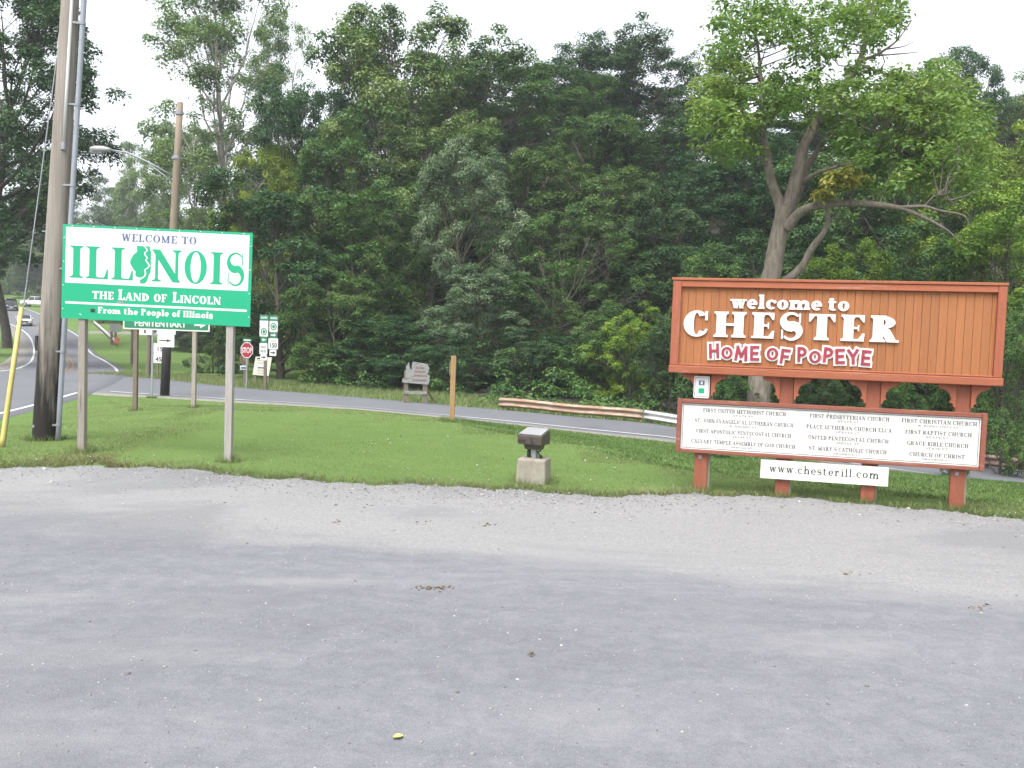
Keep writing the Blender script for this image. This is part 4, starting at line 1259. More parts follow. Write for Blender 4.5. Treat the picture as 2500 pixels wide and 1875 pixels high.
# ------------------------------------------------------------------ floodlight on its concrete block
fl0 = hit(1303, 1182)
pk = fl0[1] / F_PX
ped = empty('concrete_block', (fl0[0], fl0[1] + .16, 0), math.radians(-14), 'squat concrete block on the lawn edge carrying the floodlight', 'block')
mb = MB()
w0_, w1_ = .185, .172
mb.add([(-w0_, -w0_, -.2), (w0_, -w0_, -.2), (w0_, w0_, -.2), (-w0_, w0_, -.2), (-w1_, -w1_, .295), (w1_, -w1_, .295), (w1_, w1_, .295), (-w1_, w1_, .295)],
       [(0, 3, 2, 1), (4, 5, 6, 7), (0, 1, 5, 4), (1, 2, 6, 5), (2, 3, 7, 6), (3, 0, 4, 7)])
mb.build('block', M['concrete'], ped, bevel=.022)
fo = empty('floodlight', (fl0[0] - .012, fl0[1] + .15, .2955), math.radians(-28), 'dark bronze box floodlight tilted up on a short stem over the concrete block', 'floodlight')
def slab(P, mat, name, parent, bevel=.008):
    return MB().add(P, [(0, 3, 2, 1), (4, 5, 6, 7), (0, 1, 5, 4), (1, 2, 6, 5), (2, 3, 7, 6), (3, 0, 4, 7)]).build(name, mat, parent, bevel=bevel)
hs_ = slab([(-.155, -.12, .165), (.155, -.12, .165), (.155, .13, .165), (-.155, .13, .165), (-.165, -.125, .275), (.165, -.125, .275), (.155, .12, .345), (-.155, .12, .345)], M['bronze'], 'housing', fo)
slab([(-.15, -.112, .284), (.15, -.112, .284), (.142, .108, .3475), (-.142, .108, .3475), (-.15, -.114, .291), (.15, -.114, .291), (.142, .106, .3535), (-.142, .106, .3535)], M['bronze_top'], 'lens', hs_, .003)
MB().box(-.145, -.05, -.1295, -.124, .195, .225).build('louvre', M['black'], hs_)
MB().box(.02, .035, -.1295, -.124, .185, .255).build('latch', M['black'], hs_)
MB().box(.035, .065, -.1295, -.124, .185, .198).build('latch', M['black'], hs_)
slab([(-.085, -.07, .105), (.105, -.07, .105), (.105, .07, .105), (-.085, .07, .105), (-.10, -.08, .1645), (.115, -.08, .1645), (.115, .08, .1645), (-.10, .08, .1645)], M['bronze'], 'ballast_box', fo)
MB().tube([(-.06, 0, .0), (-.06, 0, .11)], .024, 8).build('stem', M['black'], fo)
MB().box(-.005, .045, -.03, .03, 0, .108).build('stem', M['galv'], fo)
MB().tube([(.10, 0, .0), (.10, -.01, .03), (.09, -.015, .05), (.06, -.01, .075), (.095, -.01, .09), (.10, 0, .115)], .011, 6).build('cable', M['black'], fo)
MB().tube([(.10, 0, .0), (.10, 0, .04)], .020, 8).build('stem', M['black'], fo)

# ------------------------------------------------------------------ cars on the hill road
def loft(secs, mat, name, parent):
    """secs: (x, [(y,z)...]) rings"""
    V, Fc = [], []
    m_ = len(secs[0][1])
    for x_, ring_ in secs:
        for (y_, z_) in ring_: V.append((x_, y_, z_))
    for i in range(len(secs) - 1):
        for j in range(m_): Fc.append((i * m_ + j, i * m_ + (j + 1) % m_, (i + 1) * m_ + (j + 1) % m_, (i + 1) * m_ + j))
    Fc += [tuple(range(m_ - 1, -1, -1)), tuple(range((len(secs) - 1) * m_, len(secs) * m_))]
    o = MB().add(V, Fc).build(name, mat, parent)
    for p in o.data.polygons: p.use_smooth = False
    b = o.modifiers.new('bevel', 'BEVEL'); b.width = .05; b.segments = 2; b.limit_method = 'ANGLE'
    return o
def body_ring(hw, z0, z1, tuck=.06):
    return [(-hw + tuck, z0), (hw - tuck, z0), (hw, z0 + .18), (hw, z1 - .12), (hw - tuck, z1), (-hw + tuck, z1), (-hw, z1 - .12), (-hw, z0 + .18)]
def vehicle(kind, mat, loc, rz, label, name):
    o = empty(name, loc, rz, label, 'car' if kind != 'pickup' else 'truck')
    if kind == 'sedan': L_, hw, zb, zt, gz0 = 4.6, .90, .92, 1.43, .22
    elif kind == 'suv': L_, hw, zb, zt, gz0 = 4.8, .97, 1.12, 1.82, .30
    else: L_, hw, zb, zt, gz0 = 5.6, 1.0, 1.12, 1.85, .35
    h = L_ / 2
    bd = loft([(-h, body_ring(hw * .90, gz0 + .1, zb * .96)), (-h + .25, body_ring(hw, gz0, zb)), (0, body_ring(hw, gz0, zb)), (h - 1.0, body_ring(hw, gz0, zb * .97)), (h - .2, body_ring(hw * .97, gz0, zb * .88)), (h, body_ring(hw * .86, gz0 + .08, zb * .76))], mat, 'body', o)
    c0, c1, c2, c3 = {'sedan': (-1.7, -.95, .35, 1.15), 'suv': (-2.25, -2.0, .25, .95), 'pickup': (-.75, -.55, .85, 1.5)}[kind]
    gl = loft([(c0, [(-hw * .9, zb - .03), (hw * .9, zb - .03), (hw * .88, zb), (-hw * .88, zb)]), (c1, [(-hw * .92, zb - .03), (hw * .92, zb - .03), (hw * .74, zt - .04), (-hw * .74, zt - .04)]), (c2, [(-hw * .92, zb - .03), (hw * .92, zb - .03), (hw * .74, zt - .04), (-hw * .74, zt - .04)]), (c3, [(-hw * .9, zb - .05), (hw * .9, zb - .05), (hw * .88, zb - .02), (-hw * .88, zb - .02)])], M['car_glass'], 'windows', o)
    rf = loft([(c1 - .08, body_ring(hw * .72, zt - .16, zt - .01, .1)), (c1 + .3, body_ring(hw * .75, zt - .16, zt + .02, .1)), (c2, body_ring(hw * .75, zt - .16, zt + .02, .1)), (c2 + .1, body_ring(hw * .72, zt - .16, zt - .02, .1))], mat, 'roof', o)
    for s_ in (-1, 1):
        MB().prism([(c2 - .06, zt - .06), (c2 + .03, zt - .06), (c3, zb), (c3 - .09, zb)], s_ * hw * .84 - .03, s_ * hw * .84 + .03).build('pillar', mat, rf)
        MB().box((c1 + c2) / 2 - .05, (c1 + c2) / 2 + .05, s_ * hw * .84 - .07, s_ * hw * .84 + .07, zb - .02, zt - .05).build('pillar', mat, rf)
        MB().box(c3 - .45, c3 - .25, s_ * (hw + .10) - .09, s_ * (hw + .10) + .09, zb + .02, zb + .18).build('mirror', mat, o)
        for x_ in (-h + .95, h - .95):
            r_ = .33 if kind == 'sedan' else .38
            wh = MB().tube([(x_, s_ * (hw - .20), r_), (x_, s_ * (hw + .015), r_)], r_, 18).build('wheel', M['rubber'], o)
            MB().tube([(x_, s_ * (hw + .016), r_), (x_, s_ * (hw + .03), r_)], [r_ * .62, r_ * .55], 14).build('rim', M['chrome'], wh)
        MB().box(h - .14, h + .012, s_ * hw * .66 - .17, s_ * hw * .66 + .17, zb * .56, zb * .70).build('headlight', M['lamp_clear'] if kind != 'pickup' else M['amber'], o)
        MB().box(-h - .01, -h + .1, s_ * hw * .72 - .12, s_ * hw * .72 + .12, zb * .60, zb * .85).build('taillight', M['sign_red'], o)
    MB().box(h - .1, h + .015, -hw * .45, hw * .45, zb * .42, zb * .64).build('grille', M['black'] if kind == 'sedan' else M['chrome'], o)
    MB().box(h - .1, h + .03, -.18, .18, zb * .28, zb * .40).build('number_plate', M['sign_white'], o)
    MB().box(h - .1, h + .02, -hw * .8, hw * .8, gz0 + .02, gz0 + .14).build('bumper', M['black'], o)
    if kind == 'pickup':
        MB().box(-h + .12, c0 - .06, -hw + .09, hw - .09, zb - .001, zb + .012).build('bed_cover', M['black'], o)
    return o
def on_road(y, t):
    """a point at depth y, fraction t from the right road edge to the left one"""
    a = np.interp(y, mr_[:, 1], mr_[:, 0]); b = np.interp(y, ml_[:, 1], ml_[:, 0])
    x_ = a * (1 - t) + b * t
    return Vector((x_, y, Tz(x_, y) + .075))
hd_ = math.atan2(-1, .60)
p_ = at(59, 793, 116)
vehicle('sedan', M['car_white'], (p_[0], 116, Tz(p_[0], 116) + .07), hd_, 'white sedan coming down the hill road toward the junction', 'sedan')
p_ = at(27, 756, 146)
vehicle('suv', M['car_dark'], (p_[0], 146, Tz(p_[0], 146) + .07), hd_, 'dark sport utility car coming down the hill behind the white sedan', 'suv')
p_ = at(92, 742, 158)
vehicle('pickup', M['car_white'], (p_[0], 158, Tz(p_[0], 158) + .03), math.radians(186), 'white pickup truck parked sideways on the hilltop beside the utility pole', 'pickup_truck')

# ------------------------------------------------------------------ trees
def unit(v): return v / np.maximum(np.linalg.norm(v, axis=-1, keepdims=True), 1e-9)
class Wood:
    """collects branch tubes fast"""
    def __init__(s): s.v, s.f, s.n = [], [], 0
    def tube(s, pts, rad, k=6):
        pts = np.asarray(pts, float)
        tn = unit(np.gradient(pts, axis=0))
        ref = np.array([.31, .87, .12])
        a = unit(np.cross(tn, ref)); b = np.cross(tn, a)
        th = np.linspace(0, 2 * np.pi, k, endpoint=False)
        ring = pts[:, None, :] + (a[:, None, :] * np.cos(th)[None, :, None] + b[:, None, :] * np.sin(th)[None, :, None]) * np.asarray(rad)[:, None, None]
        m_ = len(pts)
        ids = s.n + np.arange(m_ * k).reshape(m_, k)
        nx = np.roll(ids, -1, axis=1)
        s.v.append(ring.reshape(-1, 3))
        s.f.append(np.stack([ids[:-1], nx[:-1], nx[1:], ids[1:]], -1).reshape(-1, 4))
        s.n += m_ * k
    def mesh(s, name): return np_mesh(name, np.concatenate(s.v), np.concatenate(s.f), True)
def leaves_mesh(name, cen, rad, per, ls, r, flat=.65, tone=None, droop=0.0, aspect=.55, inner=.45):
    """leaf blades in clumps: cen (n,3), rad (n,), each blade two triangles folded on the midrib"""
    n = len(cen)
    N_ = n * per
    c = np.repeat(cen, per, 0); rr = np.repeat(rad, per)
    d = unit(r.normal(size=(N_, 3)))
    d[:, 2] = np.where(d[:, 2] < -.15, d[:, 2] * r.choice([1, -1], N_, p=[.3, .7]), d[:, 2])
    q = rr * (inner + (1 - inner) * r.random(N_) ** .6) * r.uniform(.75, 1.2, N_)
    pos = c + d * q[:, None] * np.array([1, 1, flat])
    nr = unit(d * .75 + np.array([0, 0, .75]) + r.normal(size=(N_, 3)) * .40)
    tg = unit(np.cross(nr, r.normal(size=(N_, 3))) + d * .5 - np.array([0, 0, droop]))
    tg = unit(tg - nr * (tg * nr).sum(1, keepdims=True))
    bi = np.cross(nr, tg)
    L_ = ls * r.uniform(.6, 1.35, N_)[:, None]
    w_ = L_ * aspect
    v0 = pos
    v1 = pos + tg * L_ * .45 + bi * w_ / 2 + nr * w_ * .16
    v2 = pos + tg * L_
    v3 = pos + tg * L_ * .45 - bi * w_ / 2 + nr * w_ * .16
    V = np.stack([v0, v1, v2, v3], 1).reshape(-1, 3)
    b_ = np.arange(N_)[:, None] * 4
    Fc = np.concatenate([b_ + np.array([[0, 2, 1]]), b_ + np.array([[0, 3, 2]])], 0)
    tn = r.random(n) if tone is None else tone
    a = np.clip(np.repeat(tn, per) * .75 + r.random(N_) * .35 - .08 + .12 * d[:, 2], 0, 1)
    return np_mesh(name, V, Fc, False, np.repeat(a, 4))
def curve(p0, d0, L_, r, n=6, up=.15, wig=.12):
    pts = [np.array(p0, float)]
    d = np.array(d0, float)
    for i in range(n):
        d = unit(d + np.array([0, 0, up / n * 2]) + r.normal(size=3) * wig)
        pts.append(pts[-1] + d * L_ / n)
    return np.array(pts)
def gen_tree(seed, H, R, base=.22, nl=17, tr=.30, ls=.20, per=150, nsec=5, shape='round', rc=(.65, 1.15), up=.25):
    r = np.random.default_rng(seed)
    wd = Wood()
    tp = curve((0, 0, -.4), (0, 0, 1), H * .86 + .4, r, 9, .1, .05)
    wd.tube(tp, tr * (1 - np.linspace(0, .93, len(tp))) + .02, 9)
    cen, rad = [], []
    zs_ = np.linspace(0, 1, len(tp))
    for i in range(nl):
        t = (i + r.uniform(.1, .9)) / nl
        f = base + (1 - base) * t
        p0 = np.array([np.interp(f * .98, zs_, tp[:, j]) for j in range(3)])
        if shape == 'round': pr = math.sin(math.pi * (.16 + .76 * t)) ** .75
        elif shape == 'spread': pr = math.sin(math.pi * (.10 + .62 * t)) ** .8
        else: pr = (1 - t) ** .6 * .9 + .15          # conical / columnar
        pr *= r.uniform(.75, 1.15)
        az = i * 2.39996 + r.uniform(-.4, .4)
        el = math.radians(8 + 55 * t + r.uniform(-10, 12))
        dr = np.array([math.cos(az) * math.cos(el), math.sin(az) * math.cos(el), math.sin(el)])
        Lb = R * pr / max(.45, math.cos(el)) * .9
        lp_ = curve(p0, dr, Lb, r, 6, up, .13)
        r0 = tr * .42 * (1 - .65 * t)
        wd.tube(lp_, np.linspace(r0, .02, len(lp_)), 6)
        lobe = R * r.uniform(.26, .42) * (.75 + .35 * pr)
        lc = lp_[-1] - unit(lp_[-1] - lp_[-2]) * lobe * .35
        ax = unit(np.array([lc[0], lc[1], 0.0]) + 1e-6) * .75 + np.array([0, 0, .42])
        for k in range(nsec):
            dd = unit(r.normal(size=3) * .8 + ax)
            q = lc + dd * lobe * r.uniform(.72, 1.08)
            s0 = lp_[r.integers(2, len(lp_))]
            wd.tube(np.array([s0, (s0 + q) / 2 + r.normal(size=3) * .08, q]), np.array([r0 * .22 + .008, .014, .006]), 3)
            cen.append(q); rad.append(r.uniform(*rc))
        if r.random() < .6:      # a few sprigs nearer the trunk
            q = lp_[r.integers(2, 5)] + r.normal(size=3) * .3
            cen.append(q); rad.append(r.uniform(*rc))
    cen += [tp[-1] + np.array([0, 0, .2]), tp[-1] + r.normal(size=3) * .5]; rad += [rc[1], rc[0]]
    cen, rad = np.array(cen), np.array(rad)
    crown = leaves_mesh('crown', cen, rad, per, ls, r, .78, droop=.25)
    return wd.mesh('trunk'), crown
PROTO = {}
def proto(key, **kw):
    pair = gen_tree(**kw)
    co = np.empty(len(pair[1].vertices) * 3, np.float32)
    pair[1].vertices.foreach_get('co', co)
    co = co.reshape(-1, 3)
    PROTO[key] = (pair, float(np.percentile(co[:, 2], 99.7)), float(np.percentile(np.hypot(co[:, 0], co[:, 1]), 97)))
RC = (.45, .85)
proto('round1', seed=11, H=14, R=5.4, ls=.205, per=175, nl=23, base=.05, nsec=13, rc=RC)
proto('round2', seed=23, H=14, R=5.6, ls=.21, per=175, nl=24, base=.04, nsec=13, rc=RC)
proto('round3', seed=37, H=14, R=5.2, ls=.19, per=175, nl=23, base=.06, nsec=14, rc=(.42, .78))
proto('tall1', seed=41, H=17, R=5.4, ls=.21, per=165, nl=28, base=.05, nsec=12, rc=RC)
proto('tall2', seed=59, H=17, R=6.0, ls=.215, per=165, nl=28, base=.06, nsec=13, rc=(.48, .9))
proto('spread', seed=61, H=10, R=6.0, ls=.18, per=150, nl=22, base=.36, nsec=13, shape='spread', tr=.34, rc=(.40, .74))
proto('low', seed=73, H=7, R=4.4, ls=.17, per=160, nl=20, base=.03, nsec=12, tr=.16, rc=(.36, .68))
proto('dense', seed=89, H=14, R=7.0, ls=.27, per=150, nl=26, base=.02, nsec=12, tr=.26, rc=(.65, 1.1))
proto('bushy', seed=83, H=4.2, R=2.8, ls=.13, per=110, nl=16, base=.02, nsec=11, tr=.09, rc=(.24, .44))
proto('overhang', seed=131, H=20, R=7.0, ls=.22, per=190, nl=26, base=.40, nsec=13, tr=.45, rc=(.5, .95))
proto('airy', seed=97, H=26, R=6.0, ls=.22, per=130, nl=30, base=.12, tr=.42, rc=(.5, .95), nsec=11, up=.5)
proto('bare_top', seed=101, H=16, R=5.4, ls=.20, per=75, nl=22, base=.1, rc=(.42, .8), nsec=11)
def tree(key, px, top, dep, wpx, leaf, label, rz=None, bark_='bark', name='tree', group=None, sink=.1, cat='tree', topf=1.0):
    (tm, cm), H, R = PROTO[key]
    pm = at(px, (top + 830) / 2, dep)
    x_, y_ = float(pm[0]), dep
    z0 = Tz(x_, y_)
    zt = float(at(px, top, dep)[2])
    sz = max(1.5, zt - z0) / (H * 1.0)
    sxy = (wpx * 1.22 / F_PX * dep) / (2 * R)
    o = empty(name, (x_, y_, z0 - sink), random.uniform(0, 6.28) if rz is None else rz, label, cat, group)
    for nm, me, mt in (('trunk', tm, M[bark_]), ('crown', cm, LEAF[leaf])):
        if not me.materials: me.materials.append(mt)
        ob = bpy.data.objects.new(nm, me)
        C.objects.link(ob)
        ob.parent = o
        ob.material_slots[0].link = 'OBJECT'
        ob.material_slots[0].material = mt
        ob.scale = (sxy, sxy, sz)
    return o
G1 = 'trees of the wooded bluff'
# front rank along the side road
tree('round2', 690, 425, 47, 330, 'dark', 'dense dark tree filling the space just right of the state sign', group=G1)
tree('round1', 640, 352, 56, 190, 'lime', 'tree with a yellow-green crown above the dark one right of the state sign', group=G1)
tree('low', 560, 480, 62, 130, 'lime', 'small lime-green tree just above the right half of the state sign', group=G1)
tree('low', 820, 650, 43, 250, 'mid', 'low spreading tree behind and right of the route plates', group=G1)
tree('round3', 890, 470, 48, 280, 'mid', 'rounded tree with a pale forked limb above the weathered sign', group=G1)
tree('round1', 1140, 345, 48, 250, 'silver', 'silvery-leaved maple in the middle of the wood', group=G1)
tree('low', 985, 770, 41.5, 290, 'dark', 'low dark tree right behind the weathered wooden sign', group=G1)
tree('round2', 1165, 640, 44, 250, 'silver', 'grey-green leafy tree below the silvery maple', group=G1)
tree('spread', 1345, 500, 46, 400, 'mid', 'spreading tree with bare trunks showing beneath, above the rusty guardrail', bark_='bark', group=G1)
tree('round3', 1490, 380, 52, 290, 'mid', 'mid-green tree left of and above the town sign corner', group=G1)
tree('round2', 1650, 470, 47, 250, 'dark', 'dark tree just behind the upper left corner of the town sign', group=G1)
tree('bushy', 1545, 735, 37, 180, 'lime', 'bright green drooping young tree beside the left edge of the town sign', cat='tree', group=G1)
tree('low', 1345, 800, 42, 260, 'dark', 'low dark thicket tree above the middle of the rusty guardrail', group=G1)
# second rank
tree('tall1', 765, 200, 58, 240, 'dark', 'tall dark tree at the left shoulder of the bluff', group=G1)
tree('round1', 985, 25, 60, 430, 'blossom', 'tallest big-crowned tree with pale leaf tips on the bluff', group=G1)
tree('round1', 880, 300, 55, 300, 'blossom', 'pale-tipped tree below the tallest crown', group=G1)
tree('round3', 1060, 250, 55, 280, 'blossom', 'rounded pale-tipped tree right below the tallest crown', group=G1)
tree('tall1', 1190, 130, 66, 330, 'mid', 'hilltop tree just right of the tallest crown', group=G1)
tree('round2', 1290, 330, 55, 290, 'mid', 'tree in the centre of the bluff right of the silvery maple', group=G1)
tree('tall2', 1345, 110, 70, 280, 'mid', 'slim hilltop tree above the centre of the wood', group=G1)
tree('round1', 1430, 280, 60, 300, 'mid', 'leafy tree midway up the bluff left of the big forked tree', group=G1)
tree('bare_top', 1450, 85, 74, 260, 'dark', 'thin-crowned hilltop tree letting the sky through', group=G1)
tree('tall1', 1560, 90, 72, 270, 'dark', 'dark hilltop tree left of the gap in the skyline', group=G1)
tree('round3', 1590, 300, 58, 280, 'dark', 'shaded tree behind the left limbs of the big forked tree', group=G1)
tree('bare_top', 1670, 130, 70, 230, 'dark', 'open-topped tree on the skyline just left of the big forked tree', group=G1)
tree('bare_top', 840, 100, 68, 260, 'dark', 'thin dark skyline tree left of the tallest crown', group=G1)
# right side
tree('tall2', 1800, 330, 52, 330, 'dark', 'dark tree behind the trunk of the big forked tree', group=G1)
tree('round2', 1990, 330, 50, 340, 'mid', 'full green tree seen through the limbs of the big forked tree', group=G1)
tree('round1', 2190, 300, 47, 340, 'mid', 'full green tree behind the long low limb of the big forked tree', group=G1)
tree('round3', 2350, 310, 44, 300, 'lime', 'yellow-green tree behind the right end of the town sign', group=G1)
tree('round2', 2500, 470, 34, 330, 'lime', 'bright yellow-green tree at the right edge of the picture', group=G1)
tree('tall1', 2300, 130, 66, 200, 'dark', 'slim skyline tree right of the big forked tree', group=G1)
tree('tall2', 2440, 190, 70, 260, 'pale', 'pale skyline tree near the top right corner', group=G1)
tree('low', 2060, 590, 37, 260, 'lime', 'bright leafy small tree showing just above the town sign board', group=G1)
tree('low', 1930, 640, 38, 230, 'mid', 'dark-green small tree behind the middle of the town sign', group=G1)
tree('low', 1770, 600, 40, 260, 'mid', 'small tree at the foot of the big forked tree, left side', group=G1)
tree('low', 2280, 560, 36, 300, 'mid', 'broad green small tree behind the right part of the town sign', group=G1)
tree('low', 2440, 760, 30, 260, 'mid', 'low green tree beside the right end of the town sign', group=G1)
# behind them, closing the gaps
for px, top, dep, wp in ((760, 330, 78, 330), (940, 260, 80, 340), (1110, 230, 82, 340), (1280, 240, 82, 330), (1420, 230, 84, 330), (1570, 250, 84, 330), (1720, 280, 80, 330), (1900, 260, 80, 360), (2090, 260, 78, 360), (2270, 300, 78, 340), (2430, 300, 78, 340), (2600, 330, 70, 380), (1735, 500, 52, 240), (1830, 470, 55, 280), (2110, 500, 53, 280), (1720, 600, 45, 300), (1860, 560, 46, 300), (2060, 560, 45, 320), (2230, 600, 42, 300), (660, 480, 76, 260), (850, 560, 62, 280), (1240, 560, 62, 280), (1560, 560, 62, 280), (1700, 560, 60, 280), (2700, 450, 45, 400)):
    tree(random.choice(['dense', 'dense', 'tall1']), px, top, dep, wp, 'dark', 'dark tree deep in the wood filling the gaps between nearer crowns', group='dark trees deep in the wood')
# bushes under the signs and along the verge
G2 = 'bushes along the wood edge'
for px, base_y, dep, wp, hp, lf, lb in ((1790, 985, 29, 150, 110, 'mid', 'rounded bush seen between the first two posts of the town sign'), (2000, 1000, 30, 170, 120, 'dark', 'dark bush seen between the second and third posts of the town sign'), (2200, 1010, 29, 170, 120, 'mid', 'bush seen between the last two posts of the town sign'), (2450, 1040, 24, 230, 330, 'mid', 'tall green bush right of the church board'), (1745, 1130, 15.6, 110, 95, 'dark', 'small dark bush on the slope behind the first sign post'), (1470, 900, 39, 240, 150, 'mid', 'leafy bush behind the right part of the rusty guardrail'), (1290, 920, 39, 240, 120, 'dark', 'dark bush behind the left end of the rusty guardrail'), (1640, 910, 35, 200, 170, 'dark', 'dark bush tucked behind the left edge of the town sign'), (800, 920, 42, 240, 110, 'mid', 'wide bush right of the route plates'), (910, 940, 40, 160, 90, 'dark', 'low bush left of the weathered sign'), (1130, 945, 39, 180, 110, 'dark', 'low bush behind the tan timber post'), (520, 900, 52, 150, 130, 'dark', 'dark bush behind the right post of the state sign'), (2330, 1050, 22, 90, 60, 'dark', 'little bush below the right end of the church board')):
    p = at(px, base_y, dep)
    ky = 'low' if hp > 200 else 'bushy'
    o = tree(ky, px, 500, dep, wp, lf, lb, name='bush', group=G2, cat='bush', bark_='bark_dark')
    zz = Tz(p[0], dep)
    o.location = (p[0], dep, zz - .15)
    for ch in o.children:
        ch.scale = (wp / F_PX * dep / (2 * PROTO[ky][2]),) * 2 + ((hp / F_PX * dep + max(0, p[2] - zz)) / PROTO[ky][1],)

# left side: overhanging trees, the airy cottonwood, and the far wood up the road
tree('airy', 570, -60, 76, 360, 'pale', 'tall airy cottonwood with pale limbs above the state sign', rz=1.0, bark_='bark_pale')
tree('tall2', 480, 250, 100, 240, 'pale', 'leafy tree beside the street-light pole below the cottonwood')
tree('airy', 690, 40, 84, 190, 'pale', 'thin pale-leaved tree at the right of the cottonwood', bark_='bark_pale')
tree('overhang', -85, -160, 50, 560, 'dark', 'big dark tree overhanging the road at the left edge', bark_='bark_dark')
tree('overhang', 20, 160, 84, 380, 'dark', 'dark spreading tree behind the utility pole, above the hill road', rz=2.0, bark_='bark_dark')
tree('overhang', -120, 260, 66, 330, 'dark', 'dark tree low on the left edge, beside the hill road', bark_='bark_dark')
for px, top, dep, wp, lf, lb in ((215, 455, 175, 130, 'far', 'distant pale green tree left of the state sign, up the valley'), (300, 440, 165, 130, 'far', 'distant greyish tree above the top left of the state sign'), (365, 350, 150, 130, 'pale', 'distant tree just left of the street-light pole'), (430, 470, 140, 140, 'far', 'distant tree behind the street-light pole'), (140, 520, 200, 130, 'far', 'far tree at the head of the hill road'), (20, 470, 210, 160, 'dark', 'far dark tree over the parked cars on the hill'), (90, 560, 190, 110, 'pale', 'far light green tree behind the white pickup'), (500, 520, 120, 160, 'dark', 'dim tree behind the top edge of the state sign'), (330, 560, 130, 170, 'dark', 'low dark tree behind the left half of the state sign')):
    tree('dense', px, top, dep, wp * 1.25, lf, lb)
for px, top, dep, wp in ((-60, 560, 230, 200), (60, 590, 240, 200), (180, 570, 230, 180), (290, 560, 220, 180), (400, 560, 200, 180), (500, 600, 170, 180), (580, 560, 140, 180), (430, 700, 118, 180), (520, 720, 92, 200)):
    tree('dense', px, top, dep, wp * 1.2, 'far', 'distant tree closing the skyline behind the hill road', group='distant trees closing the skyline')

# ------------------------------------------------------------------ the big forked tree behind the town sign
HD = 29.0
def z2(x_, y_): return (1600 + x_ * 900 / 2133, y_ * 700 / 1659)
hb = at(1880, 700, HD)
hroot = empty('forked_tree', (hb[0] - .15, HD, Tz(hb[0], HD)), 0, 'big forked tree with bare grey limbs rising behind the town sign', 'tree')
HO = np.array(hroot.location)
def hp(x_, y_, dy=0.0): return at(*z2(x_, y_), HD + dy) - HO
r = np.random.default_rng(5)
wd = Wood()
def limb(pts, r0, r1, k=9, n=4):
    P = np.array([hp(*p) if len(p) == 3 else hp(p[0], p[1]) for p in pts])
    # smooth resample
    t = np.linspace(0, 1, len(P)); tt = np.linspace(0, 1, (len(P) - 1) * n + 1)
    Q = np.stack([np.interp(tt, t, P[:, j]) for j in range(3)], 1)
    for _ in range(2): Q[1:-1] = (Q[:-2] + 2 * Q[1:-1] + Q[2:]) / 4
    wd.tube(Q, np.linspace(r0, r1, len(Q)), k)
    return Q
base_pt = np.array([-.1, 0, -.5])
trunk_pts = [hp(640, 1700), hp(680, 1560), hp(705, 1400), hp(735, 1270), hp(745, 1200)]
wd.tube(np.array([base_pt] + trunk_pts), np.array([.42, .33, .31, .29, .28, .27]), 12)
LB = []
LB.append(limb([(735, 1240), (715, 1160), (665, 1040), (650, 920), (630, 800), (620, 690), (610, 480, .5), (600, 300, .8), (560, 100, 1)], .20, .03))
LB.append(limb([(750, 1230), (790, 1130), (830, 980), (850, 870), (900, 760), (960, 660, .5), (1080, 510, .6), (1190, 350, .6), (1230, 180, .5), (1260, 20, .4)], .26, .05))
LB.append(limb([(770, 1240, .3), (830, 1110, .6), (890, 940, 1), (960, 840, 1.4), (1020, 760, 1.8), (1060, 600, 2.2)], .17, .04))
LB.append(limb([(765, 1320, -.2), (820, 1240, -.5), (900, 1195, -1), (1050, 1175, -1.6), (1250, 1180, -2.2), (1420, 1200, -2.6), (1560, 1260, -2.8), (1690, 1330, -3), (1760, 1400, -3)], .19, .012))
LB.append(limb([(850, 1060, .2), (930, 1000, -.2), (1040, 965, -.6), (1150, 940, -1)], .09, .03))
LB.append(limb([(1190, 350, .6), (1280, 320, .3), (1400, 240, 0), (1480, 120, 0)], .07, .012, 6))
LB.append(limb([(1200, 380, .6), (1330, 430, .2), (1480, 465, -.2)], .06, .012, 6))
LB.append(limb([(1275, 322, .3), (1440, 310, 0), (1530, 300, 0)], .035, .01, 5))
LB.append(limb([(1335, 285, .2), (1440, 270, 0), (1500, 240, 0)], .03, .01, 5))
LB.append(limb([(1420, 1200, -2.6), (1560, 1190, -2.9), (1640, 1220, -3), (1790, 1240, -3.2), (1820, 1310, -3.2)], .06, .012, 6))
LB.append(limb([(1560, 1190, -2.9), (1620, 1120, -3), (1700, 1160, -3)], .03, .01, 5))
LB.append(limb([(1040, 610, .4), (1180, 730, -.5), (1290, 770, -1), (1390, 850, -1.2)], .07, .02, 6))
LB.append(limb([(1020, 1160, -1), (990, 1180, -1), (1005, 1290, -1), (960, 1370, -.9), (900, 1440, -.7), (860, 1540, -.4), (740, 1640, 0), (660, 1720, .2)][::-1], .17, .05))
